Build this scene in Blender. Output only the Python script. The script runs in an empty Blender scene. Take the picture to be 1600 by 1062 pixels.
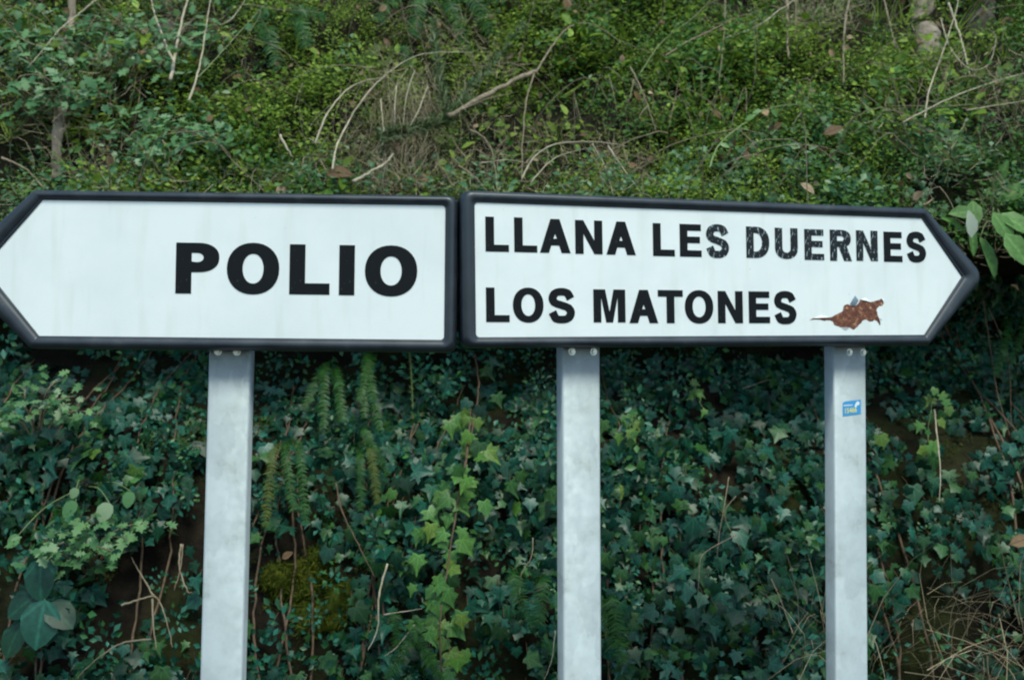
import bpy, bmesh, math, random
import numpy as np
from mathutils import Vector, Matrix
random.seed(11); rng = np.random.default_rng(11)
scene = bpy.context.scene
R_ = math.radians
# ------------------------------------------------------------------ camera, world, sun, exposure
CAM = Vector((0, 0, 1.6)); PITCH, ROLL = R_(2.096), R_(0.234)
cd = bpy.data.cameras.new('camera'); cam = bpy.data.objects.new('camera', cd)
scene.collection.objects.link(cam); scene.camera = cam
cf = Vector((0, math.cos(PITCH), math.sin(PITCH))); cr0 = Vector((1, 0, 0)); cu0 = cr0.cross(cf)
cr = cr0*math.cos(ROLL) + cu0*math.sin(ROLL); cu = -cr0*math.sin(ROLL) + cu0*math.cos(ROLL)
cam.matrix_world = Matrix(((cr.x, cu.x, -cf.x, CAM.x), (cr.y, cu.y, -cf.y, CAM.y), (cr.z, cu.z, -cf.z, CAM.z), (0, 0, 0, 1)))
cd.sensor_width = 36; cd.lens = 36; cd.clip_end = 800; cd.clip_start = .05
cd.dof.use_dof = True; cd.dof.focus_distance = 2.0; cd.dof.aperture_fstop = 5.0
SUN_EL, SUN_AZ = R_(60), R_(160)          # azimuth from +Y, clockwise: behind the camera
w = bpy.data.worlds.new('World'); scene.world = w; w.use_nodes = True
wn = w.node_tree; bg = wn.nodes['Background']; sky = wn.nodes.new('ShaderNodeTexSky')
sky.sky_type = 'NISHITA'; sky.sun_disc = False; sky.sun_elevation = SUN_EL; sky.sun_rotation = SUN_AZ
sky.air_density = 1.0; sky.dust_density = 1.2; sky.ozone_density = 0.6
wn.links.new(sky.outputs[0], bg.inputs[0]); bg.inputs[1].default_value = 0.11
sl = bpy.data.lights.new('sun', 'SUN'); sun = bpy.data.objects.new('sun', sl); scene.collection.objects.link(sun)
sl.energy = 1.5; sl.angle = R_(14); sl.color = (1, .95, .85)
sd = Vector((math.sin(SUN_AZ)*math.cos(SUN_EL), math.cos(SUN_AZ)*math.cos(SUN_EL), math.sin(SUN_EL)))
sun.rotation_euler = sd.to_track_quat('Z', 'Y').to_euler(); sun.location = sd*20
scene.view_settings.view_transform = 'Standard'; scene.view_settings.look = 'None'
scene.view_settings.gamma = 1; scene.view_settings.use_curve_mapping = False
scene.view_settings.exposure = 0.98
scene.view_settings.use_white_balance = True; scene.view_settings.white_balance_temperature = 6300; scene.view_settings.white_balance_tint = -6
scene.cycles.filter_width = 2.1 if hasattr(scene, 'cycles') else 1.5
# ------------------------------------------------------------------ helpers
COL = scene.collection
def link(name, data, parent=None):
    o = bpy.data.objects.new(name, data); COL.objects.link(o)
    if parent: o.parent = parent
    return o
def tag(o, label=None, cat=None, group=None, kind=None):
    for k, v in (('label', label), ('category', cat), ('group', group), ('kind', kind)):
        if v: o[k] = v
    return o
def thing(name, label, cat, loc=(0, 0, 0), group=None):
    o = link(name, None); o.location = loc; o.empty_display_size = .05
    return tag(o, label, cat, group)
def mesh_np(name, V, F, mat, smooth=False):
    V = np.asarray(V, np.float32); F = np.asarray(F, np.int32); k = F.shape[1]
    m = bpy.data.meshes.new(name); m.vertices.add(len(V)); m.loops.add(F.size); m.polygons.add(len(F))
    m.vertices.foreach_set('co', V.ravel()); m.loops.foreach_set('vertex_index', F.ravel())
    m.polygons.foreach_set('loop_start', np.arange(0, F.size, k, dtype=np.int32))
    if smooth: m.polygons.foreach_set('use_smooth', np.ones(len(F), bool))
    m.update(calc_edges=True)
    if mat: m.materials.append(mat)
    return m
def bm_mesh(name, bm, mat, smooth=False):
    m = bpy.data.meshes.new(name); bm.to_mesh(m); bm.free()
    if mat: m.materials.append(mat)
    if smooth:
        for p in m.polygons: p.use_smooth = True
    return m
def leaf_attr(m, A):
    a = m.attributes.new('leaf_xy', 'FLOAT_VECTOR', 'POINT'); a.data.foreach_set('vector', np.asarray(A, np.float32).ravel()); return m
class Mass:
    """collects copies of triangle templates into one mesh"""
    def __init__(s): s.V = []; s.F = []; s.A = []; s.n = 0
    def add(s, tpl, pos, bas):                 # pos (K,3); bas (K,3,3) columns = local axes
        V, F = tpl; pos = np.asarray(pos); bas = np.asarray(bas)
        if len(pos) == 0: return
        W = np.einsum('kij,nj->kni', bas, V) + pos[:, None, :]
        idx = F[None] + (np.arange(len(pos))*len(V))[:, None, None] + s.n
        s.A.append(np.tile(V, (len(pos), 1))); s.V.append(W.reshape(-1, 3)); s.F.append(idx.reshape(-1, 3)); s.n += W.shape[0]*W.shape[1]
    def raw(s, V, F):
        V = np.asarray(V); s.A.append(np.full((len(V), 3), .3)); s.V.append(V); s.F.append(np.asarray(F) + s.n); s.n += len(V)
    def mesh(s, name, mat, smooth=False): return leaf_attr(mesh_np(name, np.concatenate(s.V), np.concatenate(s.F), mat, smooth), np.concatenate(s.A))
def unit(a): return a/np.maximum(np.linalg.norm(a, axis=-1, keepdims=True), 1e-9)
def basis(tip, nrm, scale):
    """columns (side, tip, normal)*scale"""
    t = unit(np.asarray(tip, float)); n = np.asarray(nrm, float); n = unit(n - t*(n*t).sum(-1, keepdims=True)); sd_ = np.cross(t, n)
    return np.stack([sd_, t, n], -1)*np.asarray(scale).reshape(-1, 1, 1)
def vnoise(P, f, seed=0):
    """cheap smooth noise in -1..1 from sines"""
    r = np.random.default_rng(seed); P = np.asarray(P, float)*f; o = np.zeros(P.shape[:-1])
    for k in range(7):
        d = r.normal(size=P.shape[-1]); o += np.sin(P@d*(1 + .3*k) + r.uniform(0, 6.28))/(1 + .15*k)
    return o/3.2
# ------------------------------------------------------------------ materials
def new_mat(name):
    m = bpy.data.materials.new(name); m.use_nodes = True; nt = m.node_tree
    return m, nt, nt.nodes['Principled BSDF']
def nd(nt, t, **k):
    n = nt.nodes.new(t)
    for a, b in k.items(): setattr(n, a, b)
    return n
def ramp(nt, cols, fac):
    r = nd(nt, 'ShaderNodeValToRGB'); e = r.color_ramp.elements
    while len(e) < len(cols): e.new(.5)
    for i, (p, c) in enumerate(cols): e[i].position = p; e[i].color = (*c, 1)
    nt.links.new(fac, r.inputs[0]); return r.outputs[0]
def noise(nt, scale, detail=4, rough=.55, coord='Object', dim=None):
    tc = nd(nt, 'ShaderNodeTexCoord'); n = nd(nt, 'ShaderNodeTexNoise'); n.inputs['Scale'].default_value = scale
    n.inputs['Detail'].default_value = detail; n.inputs['Roughness'].default_value = rough
    nt.links.new(tc.outputs[coord], n.inputs['Vector']); return n.outputs['Fac']
def bump(nt, b, h, strength=.3, dist=.002):
    n = nd(nt, 'ShaderNodeBump'); n.inputs['Strength'].default_value = strength; n.inputs['Distance'].default_value = dist
    nt.links.new(h, n.inputs['Height']); nt.links.new(n.outputs[0], b.inputs['Normal'])
def leaf_mat(name, cols, rough=.45, spec=.5, trans=.25, ns=60, vein=0.0):
    """per-leaf colour from object random + island random"""
    m, nt, b = new_mat(name)
    oi = nd(nt, 'ShaderNodeObjectInfo'); ge = nd(nt, 'ShaderNodeNewGeometry')
    ad = nd(nt, 'ShaderNodeMath', operation='ADD'); nt.links.new(oi.outputs['Random'], ad.inputs[0]); nt.links.new(ge.outputs['Random Per Island'], ad.inputs[1])
    fr = nd(nt, 'ShaderNodeMath', operation='FRACT'); nt.links.new(ad.outputs[0], fr.inputs[0])
    c = ramp(nt, [(i/(len(cols) - 1), k) for i, k in enumerate(cols)], fr.outputs[0])
    n = noise(nt, ns, 3); mr = nd(nt, 'ShaderNodeMapRange'); nt.links.new(n, mr.inputs[0])
    mr.inputs[1].default_value = .3; mr.inputs[2].default_value = .7; mr.inputs[3].default_value = .72; mr.inputs[4].default_value = 1.2
    mx = nd(nt, 'ShaderNodeVectorMath', operation='SCALE'); nt.links.new(c, mx.inputs[0]); nt.links.new(mr.outputs[0], mx.inputs['Scale'])
    if vein:
        at = nd(nt, 'ShaderNodeAttribute', attribute_name='leaf_xy'); sx = nd(nt, 'ShaderNodeSeparateXYZ'); nt.links.new(at.outputs['Vector'], sx.inputs[0])
        def mth(op, a, b_=None):
            q = nd(nt, 'ShaderNodeMath', operation=op)
            for i, v in enumerate((a, b_)):
                if v is None: continue
                if isinstance(v, (int, float)): q.inputs[i].default_value = v
                else: nt.links.new(v, q.inputs[i])
            return q.outputs[0]
        ax = mth('ABSOLUTE', sx.outputs[0]); lat = mth('ABSOLUTE', mth('SUBTRACT', mth('MULTIPLY', ax, .72), mth('MULTIPLY', sx.outputs[1], .66))); low = mth('ABSOLUTE', mth('ADD', mth('MULTIPLY', ax, .25), mth('MULTIPLY', sx.outputs[1], 1.0)))
        d = mth('MINIMUM', mth('MINIMUM', ax, lat), low); vm = nd(nt, 'ShaderNodeMapRange'); nt.links.new(d, vm.inputs[0]); vm.inputs[1].default_value = .0; vm.inputs[2].default_value = .05; vm.inputs[3].default_value = 1 + vein; vm.inputs[4].default_value = 1
        m2 = nd(nt, 'ShaderNodeVectorMath', operation='SCALE'); nt.links.new(mx.outputs[0], m2.inputs[0]); nt.links.new(vm.outputs[0], m2.inputs['Scale']); mx = m2
    nt.links.new(mx.outputs[0], b.inputs['Base Color']); b.inputs['Roughness'].default_value = rough; b.inputs['Specular IOR Level'].default_value = spec
    if trans:
        tr = nd(nt, 'ShaderNodeBsdfTranslucent'); nt.links.new(mx.outputs[0], tr.inputs[0]); ms = nd(nt, 'ShaderNodeMixShader'); ms.inputs[0].default_value = trans
        nt.links.new(b.outputs[0], ms.inputs[1]); nt.links.new(tr.outputs[0], ms.inputs[2]); nt.links.new(ms.outputs[0], nt.nodes['Material Output'].inputs[0])
    return m
def plain(name, c0, c1, sc=40, rough=.7, b_=.3, dist=.002, spec=.4):
    m, nt, b = new_mat(name); n = noise(nt, sc, 5)
    nt.links.new(ramp(nt, [(.3, c0), (.7, c1)], n), b.inputs['Base Color']); b.inputs['Roughness'].default_value = rough; b.inputs['Specular IOR Level'].default_value = spec
    if b_: bump(nt, b, n, b_, dist)
    return m
M = {}
M['ivy'] = leaf_mat('ivy_leaf', [(.005, .028, .015), (.011, .056, .035), (.019, .088, .06), (.005, .03, .015), (.03, .085, .016), (.015, .07, .05), (.007, .038, .018), (.004, .02, .01), (.04, .1, .03)], .42, .33, .08, 9, .9)
M['ivy_young'] = leaf_mat('young_ivy_leaf', [(.06, .15, .025), (.1, .21, .035), (.04, .12, .03), (.15, .22, .035), (.07, .17, .04), (.1, .22, .05)], .42, .35, .25, 9, .6)
M['lobed'] = leaf_mat('lobed_leaf', [(.07, .17, .06), (.12, .25, .1), (.05, .14, .055), (.2, .34, .14), (.1, .22, .08), (.32, .42, .26)], .5, .3, .3)
M['cover'] = leaf_mat('ground_cover_leaf', [(.07, .125, .012), (.15, .24, .022), (.25, .36, .04), (.09, .17, .02), (.36, .47, .09), (.05, .09, .012), (.19, .27, .035)], .55, .2, .35)
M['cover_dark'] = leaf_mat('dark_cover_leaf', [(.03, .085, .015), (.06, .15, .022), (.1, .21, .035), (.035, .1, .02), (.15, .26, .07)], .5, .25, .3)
M['blue'] = leaf_mat('bluish_leaf', [(.03, .095, .04), (.075, .17, .07), (.05, .13, .055), (.13, .23, .1), (.24, .33, .2)], .45, .3, .25)
M['bright'] = leaf_mat('bright_leaf', [(.09, .2, .04), (.14, .27, .07), (.07, .16, .03), (.19, .3, .1)], .45, .35, .35, 9, .5)
M['fern'] = leaf_mat('fern_leaf', [(.02, .075, .012), (.03, .1, .016), (.045, .13, .022)], .5, .35, .3)
M['fern_yellow'] = leaf_mat('yellowing_fern_leaf', [(.07, .11, .018), (.11, .13, .025), (.06, .1, .015)], .55, .3, .3)
M['gorse'] = leaf_mat('gorse_spine', [(.05, .085, .026), (.085, .13, .045), (.06, .1, .03), (.11, .15, .055)], .5, .4, .1)
M['dead'] = leaf_mat('dead_leaf', [(.1, .065, .035), (.2, .12, .06), (.34, .22, .13), (.15, .09, .05), (.45, .33, .22), (.28, .2, .12)], .7, .2, .15, 14, -.45)
M['straw'] = leaf_mat('straw', [(.24, .19, .115), (.34, .27, .17), (.16, .125, .075), (.46, .39, .27)], .7, .25, .1)
M['moss'] = leaf_mat('moss_blade', [(.04, .058, .006), (.065, .085, .008), (.1, .11, .01), (.03, .05, .006)], .8, .15, .2)
M['pale_leaf'] = leaf_mat('pale_leaf', [(.4, .45, .36), (.46, .5, .4)], .6, .25, .2)
M['moss_dark'] = leaf_mat('dark_moss_blade', [(.02, .03, .005), (.035, .045, .008), (.05, .055, .01)], .8, .15, .2)
M['twig'] = plain('dry_twig', (.14, .105, .065), (.3, .24, .165), 60, .75, .5, .002)
M['twig_pale'] = plain('pale_twig', (.27, .225, .15), (.5, .43, .32), 50, .7, .4, .001)
M['twig_dark'] = plain('brown_vine', (.07, .045, .028), (.16, .1, .06), 60, .75, .5, .002)
M['twig_green'] = plain('green_stem', (.12, .17, .06), (.24, .28, .12), 60, .55, .2, .001)
M['bark'] = plain('bark', (.12, .09, .065), (.34, .28, .22), 22, .85, .9, .01)
M['bark_dark'] = plain('dark_bark', (.035, .03, .022), (.085, .075, .055), 25, .9, .9, .01)
# ------------------------------------------------------------------ terrain
PROF = np.array([(2.50, -.05), (2.55, .1), (2.68, .45), (2.80, .95), (2.97, 1.35), (3.26, 1.56), (3.58, 1.76), (3.36, 1.92), (2.92, 1.97), (2.94, 2.04), (3.15, 2.2), (3.6, 2.72), (4.3, 3.45), (6, 4.7), (12, 6.2)])
_s = np.concatenate([[0], np.cumsum(np.linalg.norm(np.diff(PROF, axis=0), axis=1))])
S_LIP = _s[8]
def surf(x, s):
    x = np.asarray(x, float); s = np.asarray(s, float)
    y = np.interp(s, _s, PROF[:, 0]); z = np.interp(s, _s, PROF[:, 1])
    q = np.stack([x, s], -1); amp = np.clip((s - .05)/.3, 0, 1)
    n1 = vnoise(q, 2.2, 1); n2 = vnoise(q, 7, 2); n3 = vnoise(q, 19, 3)
    d = amp*(.055*n1 + .03*n2 + .012*n3)
    up = np.clip((s - S_LIP)/.25, 0, 1)
    left = np.exp(-((x + 1.5)/.55)**2)*np.exp(-((z - 1.55)/.28)**2)     # the bank bulges out at its left end
    y = y - d*(1 - .1*up) - .16*left*(1 - up); z = z + d*1.1*up
    return np.stack([x, y, z], -1)
def normal(x, s):
    e = .03; a = surf(x + e, s) - surf(x - e, s); b = surf(x, s + e) - surf(x, s - e)
    return unit(np.cross(a, b))
def ray(px, py):
    d = cr*((px - 800)/1600) + cu*((531 - py)/1600) + cf
    return d
def on_bank(px, py):
    """(x, s) where the bank is met in the direction of a photograph point"""
    d = ray(px, py); lo, hi = .05, _s[-3]
    for _ in range(40):
        m = (lo + hi)/2; p = surf(0.0, m); 
        for k in range(2):
            x = d.x/d.y*p[1]; p = surf(x, m)
        if (p[2] - 1.6)/p[1] < d.z/d.y: lo = m
        else: hi = m
    return x, (lo + hi)/2
def B(px, py, lift=.05):
    x, s = on_bank(px, py); p = Vector(surf(x, s).tolist()); v = (CAM - p).normalized()
    return p + v*lift
def terrain():
    xs = np.linspace(-7, 7, 300); ss = np.concatenate([np.linspace(0, _s[12], 170), np.linspace(_s[12], _s[-1], 30)[1:]])
    X, S = np.meshgrid(xs, ss); V = surf(X, S).reshape(-1, 3); nx = len(xs)
    i = np.arange(len(ss) - 1)[:, None]*nx + np.arange(nx - 1)[None]
    F = np.stack([i, i + 1, i + nx + 1, i + nx], -1).reshape(-1, 4)
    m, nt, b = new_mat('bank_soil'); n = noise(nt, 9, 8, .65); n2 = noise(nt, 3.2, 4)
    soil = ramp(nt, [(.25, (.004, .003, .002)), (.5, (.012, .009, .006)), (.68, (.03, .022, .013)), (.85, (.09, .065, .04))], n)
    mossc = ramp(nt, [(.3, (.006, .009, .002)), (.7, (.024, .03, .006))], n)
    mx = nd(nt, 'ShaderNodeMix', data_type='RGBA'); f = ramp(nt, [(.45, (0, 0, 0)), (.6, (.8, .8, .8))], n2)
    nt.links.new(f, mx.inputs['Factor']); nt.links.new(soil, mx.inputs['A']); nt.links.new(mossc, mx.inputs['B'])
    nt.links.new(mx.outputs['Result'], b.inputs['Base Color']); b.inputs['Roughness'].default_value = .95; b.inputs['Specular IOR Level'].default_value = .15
    bump(nt, b, n, .9, .03)
    o = link('bank_slope', mesh_np('bank_slope', V, F, m, True)); tag(o, 'steep earth bank behind the road signs', None, None, 'structure')
terrain()
def sheet(name, x0, x1, y0, y1, z, mat, label):
    o = link(name, mesh_np(name, [(x0, y0, z), (x1, y0, z), (x1, y1, z), (x0, y1, z)], [(0, 1, 2, 3)], mat)); tag(o, label, None, None, 'structure')
sheet('ground', -300, 300, -300, 300, 0, plain('verge', (.03, .04, .012), (.09, .085, .04), 6, .95, .8, .02), 'grassy verge ground at the foot of the bank')
sheet('road', -300, 300, -5.4, .9, .004, plain('asphalt', (.035, .035, .037), (.06, .06, .062), 90, .9, .6, .004), 'grey asphalt road beside the verge')
# ------------------------------------------------------------------ signs
def rot_sign(yaw, tilt, roll): return Matrix.Rotation(yaw, 4, 'Z') @ Matrix.Rotation(tilt, 4, 'X') @ Matrix.Rotation(roll, 4, 'Y')
LS = Matrix.Translation((-.1055, 1.9467, 1.7974)) @ rot_sign(.0289, -.0004, .0048)
RS = Matrix.Translation((-.0952, 1.9341, 1.8061)) @ rot_sign(.2823, -.0008, -.0167)
def frame_material():
    m, nt, b = new_mat('dark_frame_paint'); n = noise(nt, 18, 6); n2 = noise(nt, 260, 2)
    nt.links.new(ramp(nt, [(.3, (.014, .018, .026)), (.6, (.026, .032, .044)), (.78, (.06, .065, .07))], n), b.inputs['Base Color'])
    nt.links.new(ramp(nt, [(.3, (.3, .3, .3)), (.7, (.46, .46, .46))], n), b.inputs['Roughness']); bump(nt, b, n2, .12, .0006); return m
M['frame'] = frame_material()
def face_material(name, seed):
    m, nt, b = new_mat(name); n = noise(nt, 5 + seed, 6, .6); n2 = noise(nt, 140, 3, .6); n3 = noise(nt, 30, 4)
    c = ramp(nt, [(.3, (.74, .76, .76)), (.6, (.82, .83, .83))], n)
    sp = ramp(nt, [(.73, (1, 1, 1)), (.78, (.55, .56, .55))], n2)           # specks of dirt
    mx = nd(nt, 'ShaderNodeMix', data_type='RGBA', blend_type='MULTIPLY'); mx.inputs['Factor'].default_value = .7
    nt.links.new(c, mx.inputs['A']); nt.links.new(sp, mx.inputs['B']); tc = nd(nt, 'ShaderNodeTexCoord'); mp = nd(nt, 'ShaderNodeMapping'); mp.inputs['Scale'].default_value = (26, 26, 3.5); mp.inputs['Location'].default_value = (seed, 0, seed); ns_ = nd(nt, 'ShaderNodeTexNoise'); ns_.inputs['Detail'].default_value = 6; ns_.inputs['Scale'].default_value = 1
    nt.links.new(tc.outputs['Object'], mp.inputs[0]); nt.links.new(mp.outputs[0], ns_.inputs['Vector']); m3 = nd(nt, 'ShaderNodeMix', data_type='RGBA', blend_type='MULTIPLY'); m3.inputs['Factor'].default_value = 1
    nt.links.new(mx.outputs['Result'], m3.inputs['A']); nt.links.new(ramp(nt, [(.26, (.9, .9, .88)), (.46, (1, 1, 1))], ns_.outputs['Fac']), m3.inputs['B']); nt.links.new(m3.outputs['Result'], b.inputs['Base Color'])
    b.inputs['Roughness'].default_value = .42; bump(nt, b, n3, .05, .001); return m
M['face_a'] = face_material('white_sheeting', 0); M['face_b'] = face_material('worn_white_sheeting', 2)
def letter_material(name, worn):
    m, nt, b = new_mat(name); n = noise(nt, 120, 6, .7)
    tc = nd(nt, 'ShaderNodeTexCoord'); mp = nd(nt, 'ShaderNodeMapping'); mp.inputs['Scale'].default_value = (240, 240, 90); mp.inputs['Rotation'].default_value = (0, .5, 0)
    v = nd(nt, 'ShaderNodeTexNoise'); v.inputs['Scale'].default_value = 1; v.inputs['Detail'].default_value = 3; nt.links.new(tc.outputs['Object'], mp.inputs[0]); nt.links.new(mp.outputs[0], v.inputs['Vector'])
    t = .58 if worn else .68
    nt.links.new(ramp(nt, [(t, (.006, .007, .009)), (t + .07, (.3, .36, .4) if worn else (.08, .09, .1))], v.outputs['Fac']), b.inputs['Base Color'])
    b.inputs['Roughness'].default_value = .4 if worn else .55; b.inputs['Specular IOR Level'].default_value = .3 if worn else .15; bump(nt, b, n, .5 if worn else .1, .0015); return m
M['ink'] = letter_material('black_lettering', False); M['ink_worn'] = letter_material('scuffed_black_lettering', True)
def round_poly(pts, radii, n=7):
    out = []; N = len(pts)
    for i in range(N):
        p = Vector(pts[i]); a = (Vector(pts[i - 1]) - p); c = (Vector(pts[(i + 1) % N]) - p); r = radii[i]
        ang = a.angle(c); L = r/math.tan(ang/2); ua, uc = a.normalized(), c.normalized()
        p0 = p + ua*L; p1 = p + uc*L; ctr = p + (ua + uc).normalized()*(r/math.sin(ang/2))
        v0, v1 = p0 - ctr, p1 - ctr; a0 = math.atan2(v0.y, v0.x); da = math.atan2(v1.y, v1.x) - a0
        while da > math.pi: da -= 2*math.pi
        while da < -math.pi: da += 2*math.pi
        for k in range(n): t = a0 + da*k/(n - 1); out.append((ctr.x + r*math.cos(t), ctr.y + r*math.sin(t)))
    return out
def frame_mesh(outer, inner):
    sec = [(1, .0345), (0, .0345), (0, .010), (.03, .0055), (.1, .0015), (.22, -.0025), (.4, -.005), (.6, -.0045), (.78, -.002), (.84, -.0005), (.86, .0006), (.93, .0002), (1, .0012), (1, .006)]
    N = len(outer); V = []; F = []
    for t, d in sec:
        for (a, b), (c, e) in zip(outer, inner): V.append((a + (c - a)*t, d, b + (e - b)*t))
    for k in range(len(sec) - 1):
        for i in range(N): j = (i + 1) % N; F.append((k*N + i, k*N + j, (k + 1)*N + j, (k + 1)*N + i))
    m = mesh_np('frame', V, F, M['frame'], False)
    for p in m.polygons: p.use_smooth = True
    return m
def plate_mesh(name, loop, d0, d1, mat):
    bm = bmesh.new(); vs = [bm.verts.new((x, d0, z)) for x, z in loop]; f = bm.faces.new(vs)
    r = bmesh.ops.extrude_face_region(bm, geom=[f])
    for v in r['geom']:
        if isinstance(v, bmesh.types.BMVert): v.co.y = d1
    bmesh.ops.recalc_face_normals(bm, faces=bm.faces); return bm_mesh(name, bm, mat)
# --- letters, drawn as filled outlines
def ell(cx, cy, rx, ry, n=28, e=2.3, a0=0, a1=360):
    o = []
    for k in range(n + (a1 - a0 < 360)):
        t = R_(a0 + (a1 - a0)*k/n); c, s = math.cos(t), math.sin(t)
        o.append((cx + rx*math.copysign(abs(c)**(2/e), c), cy + ry*math.copysign(abs(s)**(2/e), s)))
    return o
def spline(P, n=8):
    P = [Vector(p) for p in P]; o = []
    for i in range(len(P) - 1):
        a, b, c, d = P[max(i - 1, 0)], P[i], P[i + 1], P[min(i + 2, len(P) - 1)]
        for k in range(n):
            t = k/n; o.append(.5*((2*b) + (c - a)*t + (2*a - 5*b + 4*c - d)*t*t + (3*b - a - 3*c + d)*t**3))
    o.append(P[-1]); return o
def glyph(ch, w, h, s, t):
    if ch == 'I': return [[(0, 0), (w, 0), (w, h), (0, h)]]
    if ch == 'L': return [[(0, 0), (w, 0), (w, t), (s, t), (s, h), (0, h)]]
    if ch == 'T': return [[((w - s)/2, 0), ((w + s)/2, 0), ((w + s)/2, h - t), (w, h - t), (w, h), (0, h), (0, h - t), ((w - s)/2, h - t)]]
    if ch == 'E':
        m0 = h*.52 - t/2; m1 = m0 + t; return [[(0, 0), (w, 0), (w, t), (s, t), (s, m0), (w*.93, m0), (w*.93, m1), (s, m1), (s, h - t), (w*.98, h - t), (w*.98, h), (0, h)]]
    if ch == 'N': d = .40*h; return [[(0, 0), (0, h), (s, h), (w - s, d), (w - s, h), (w, h), (w, 0), (w - s, 0), (s, h - d), (s, 0)]]
    if ch == 'M': a = s*1.45; return [[(0, 0), (0, h), (a, h), (w/2, .32*h), (w - a, h), (w, h), (w, 0), (w - s*.95, 0), (w - s*.95, .76*h), (w/2 + s*.42, 0), (w/2 - s*.42, 0), (s*.95, .76*h), (s*.95, 0)]]
    if ch == 'A':
        q = s*1.08; k = (w/2 - q/2)/h; yb = .22*h; yt = yb + t; xl = lambda y: q + k*y
        return [[(0, 0), (w/2 - q/2, h), (w/2 + q/2, h), (w, 0), (w - q, 0), (w - xl(yb), yb), (xl(yb), yb), (q, 0)], [(xl(yt), yt), (w - xl(yt), yt), (w/2, (w/2 - q)/k*.97)]]
    if ch == 'O': return [ell(w/2, h/2, w/2, h/2, 36, 2.15), ell(w/2, h/2, w/2 - s, h/2 - t*.98, 30, 2.1)]
    if ch == 'D':
        return [[(0, 0)] + ell(w*.4, h/2, w*.6, h/2, 18, 2.3, -90, 90) + [(0, h)], [(s, t)] + ell(w*.4, h/2, w*.6 - s, h/2 - t, 14, 2.2, -90, 90) + [(s, h - t)]]
    if ch == 'U':
        r = w/2; return [[(0, h)] + [(x, y) for x, y in ell(r, r*.85, r, r*.85, 18, 2.2, 180, 360)] + [(w, h), (w - s, h)] + ell(r, r*.85, r - s, r*.85 - t, 14, 2.2, 180, 360)[::-1] + [(s, h)]]
    if ch == 'P':
        b = .58*h; return [[(0, 0), (s, 0), (s, h - b)] + ell(w*.5, h - b/2, w*.5, b/2, 18, 2.3, -90, 90) + [(0, h)], [(s, h - b + t*.95)] + ell(w*.48, h - b/2, w*.52 - s, b/2 - t*.9, 12, 2.2, -90, 90) + [(s, h - t*.9)]]
    if ch == 'R':
        b = .56*h; return [[(0, 0), (s, 0), (s, h - b), (w*.40, h - b), (w - s*1.12, 0), (w, 0), (w*.76, h - b + .045*h)] + ell(w*.5, h - b/2, w*.46, b/2, 16, 2.4, -52, 90) + [(0, h)], [(s, h - b + t)] + ell(w*.5, h - b/2, w*.46 - s, b/2 - t, 10, 2.2, -90, 90) + [(s, h - t)]]
    if ch == 'S':
        c = [(.97, .75), (.80, .95), (.5, 1.0), (.18, .95), (.03, .76), (.16, .60), (.5, .515), (.84, .42), (.98, .24), (.82, .045), (.5, 0), (.2, .04), (.02, .27)]
        q = (s + t)/2*.98; P = spline([(q/2 + a*(w - q), q/2 + b*(h - q)) for a, b in c], 6); L = []; Rr = []
        for i, p in enumerate(P):
            d = (P[min(i + 1, len(P) - 1)] - P[max(i - 1, 0)]).normalized(); n = Vector((-d.y, d.x)); hw = q/2*(1.1 if abs(d.y) > .6 else 1.0)
            L.append(tuple(p + n*hw)); Rr.append(tuple(p - n*hw))
        return [L + Rr[::-1]]
def fill_mesh(name, loops, depth, mat):
    """flat outlines (x, z) with holes, thickened: front at y = 0, back at y = depth"""
    c = bpy.data.curves.new('outline', 'CURVE'); c.dimensions = '2D'; c.fill_mode = 'BOTH'; c.extrude = depth/2
    for l in loops:
        sp = c.splines.new('POLY'); sp.points.add(len(l) - 1); sp.use_cyclic_u = True
        for q, (a, b) in zip(sp.points, l): q.co = (a, b, 0, 1)
    o = bpy.data.objects.new('outline', c); COL.objects.link(o); dg = bpy.context.evaluated_depsgraph_get()
    m = bpy.data.meshes.new_from_object(o.evaluated_get(dg)); bpy.data.objects.remove(o); m.name = name
    m.transform(Matrix(((1, 0, 0, 0), (0, 0, -1, depth/2), (0, 1, 0, 0), (0, 0, 0, 1)))); m.materials.clear(); m.materials.append(mat); return m
FACE_Y = .0030
def make_sign(name, label, MW, outer, inner, ro, ri, letters, facemat, s, t, worn):
    o = thing(name, label, 'road sign'); o.matrix_world = MW
    O = round_poly(outer, ro); I = round_poly(inner, ri)
    link('frame', frame_mesh(O, I), o)
    f = link('face', plate_mesh('face', I, FACE_Y, FACE_Y + .003, facemat), o)
    link('back_plate', plate_mesh('back_plate', I, .028, .031, M['frame']), o)
    for i, (ch, x0, x1, z0, z1) in enumerate(letters):
        l = link('letter', fill_mesh('letter', glyph(ch, x1 - x0, z1 - z0, s, t), .0006, M['ink_worn'] if i in worn else M['ink']), f)
        l.location = (x0, FACE_Y - .0007, z0)
    return o, f
LET_L = [('P', -.5323, -.4506, -.0438, .0530), ('O', -.4362, -.3373, -.0443, .0543), ('L', -.3180, -.2418, -.0431, .0525), ('I', -.2241, -.1946, -.0436, .0521), ('O', -.1752, -.0756, -.0451, .0527)]
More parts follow.
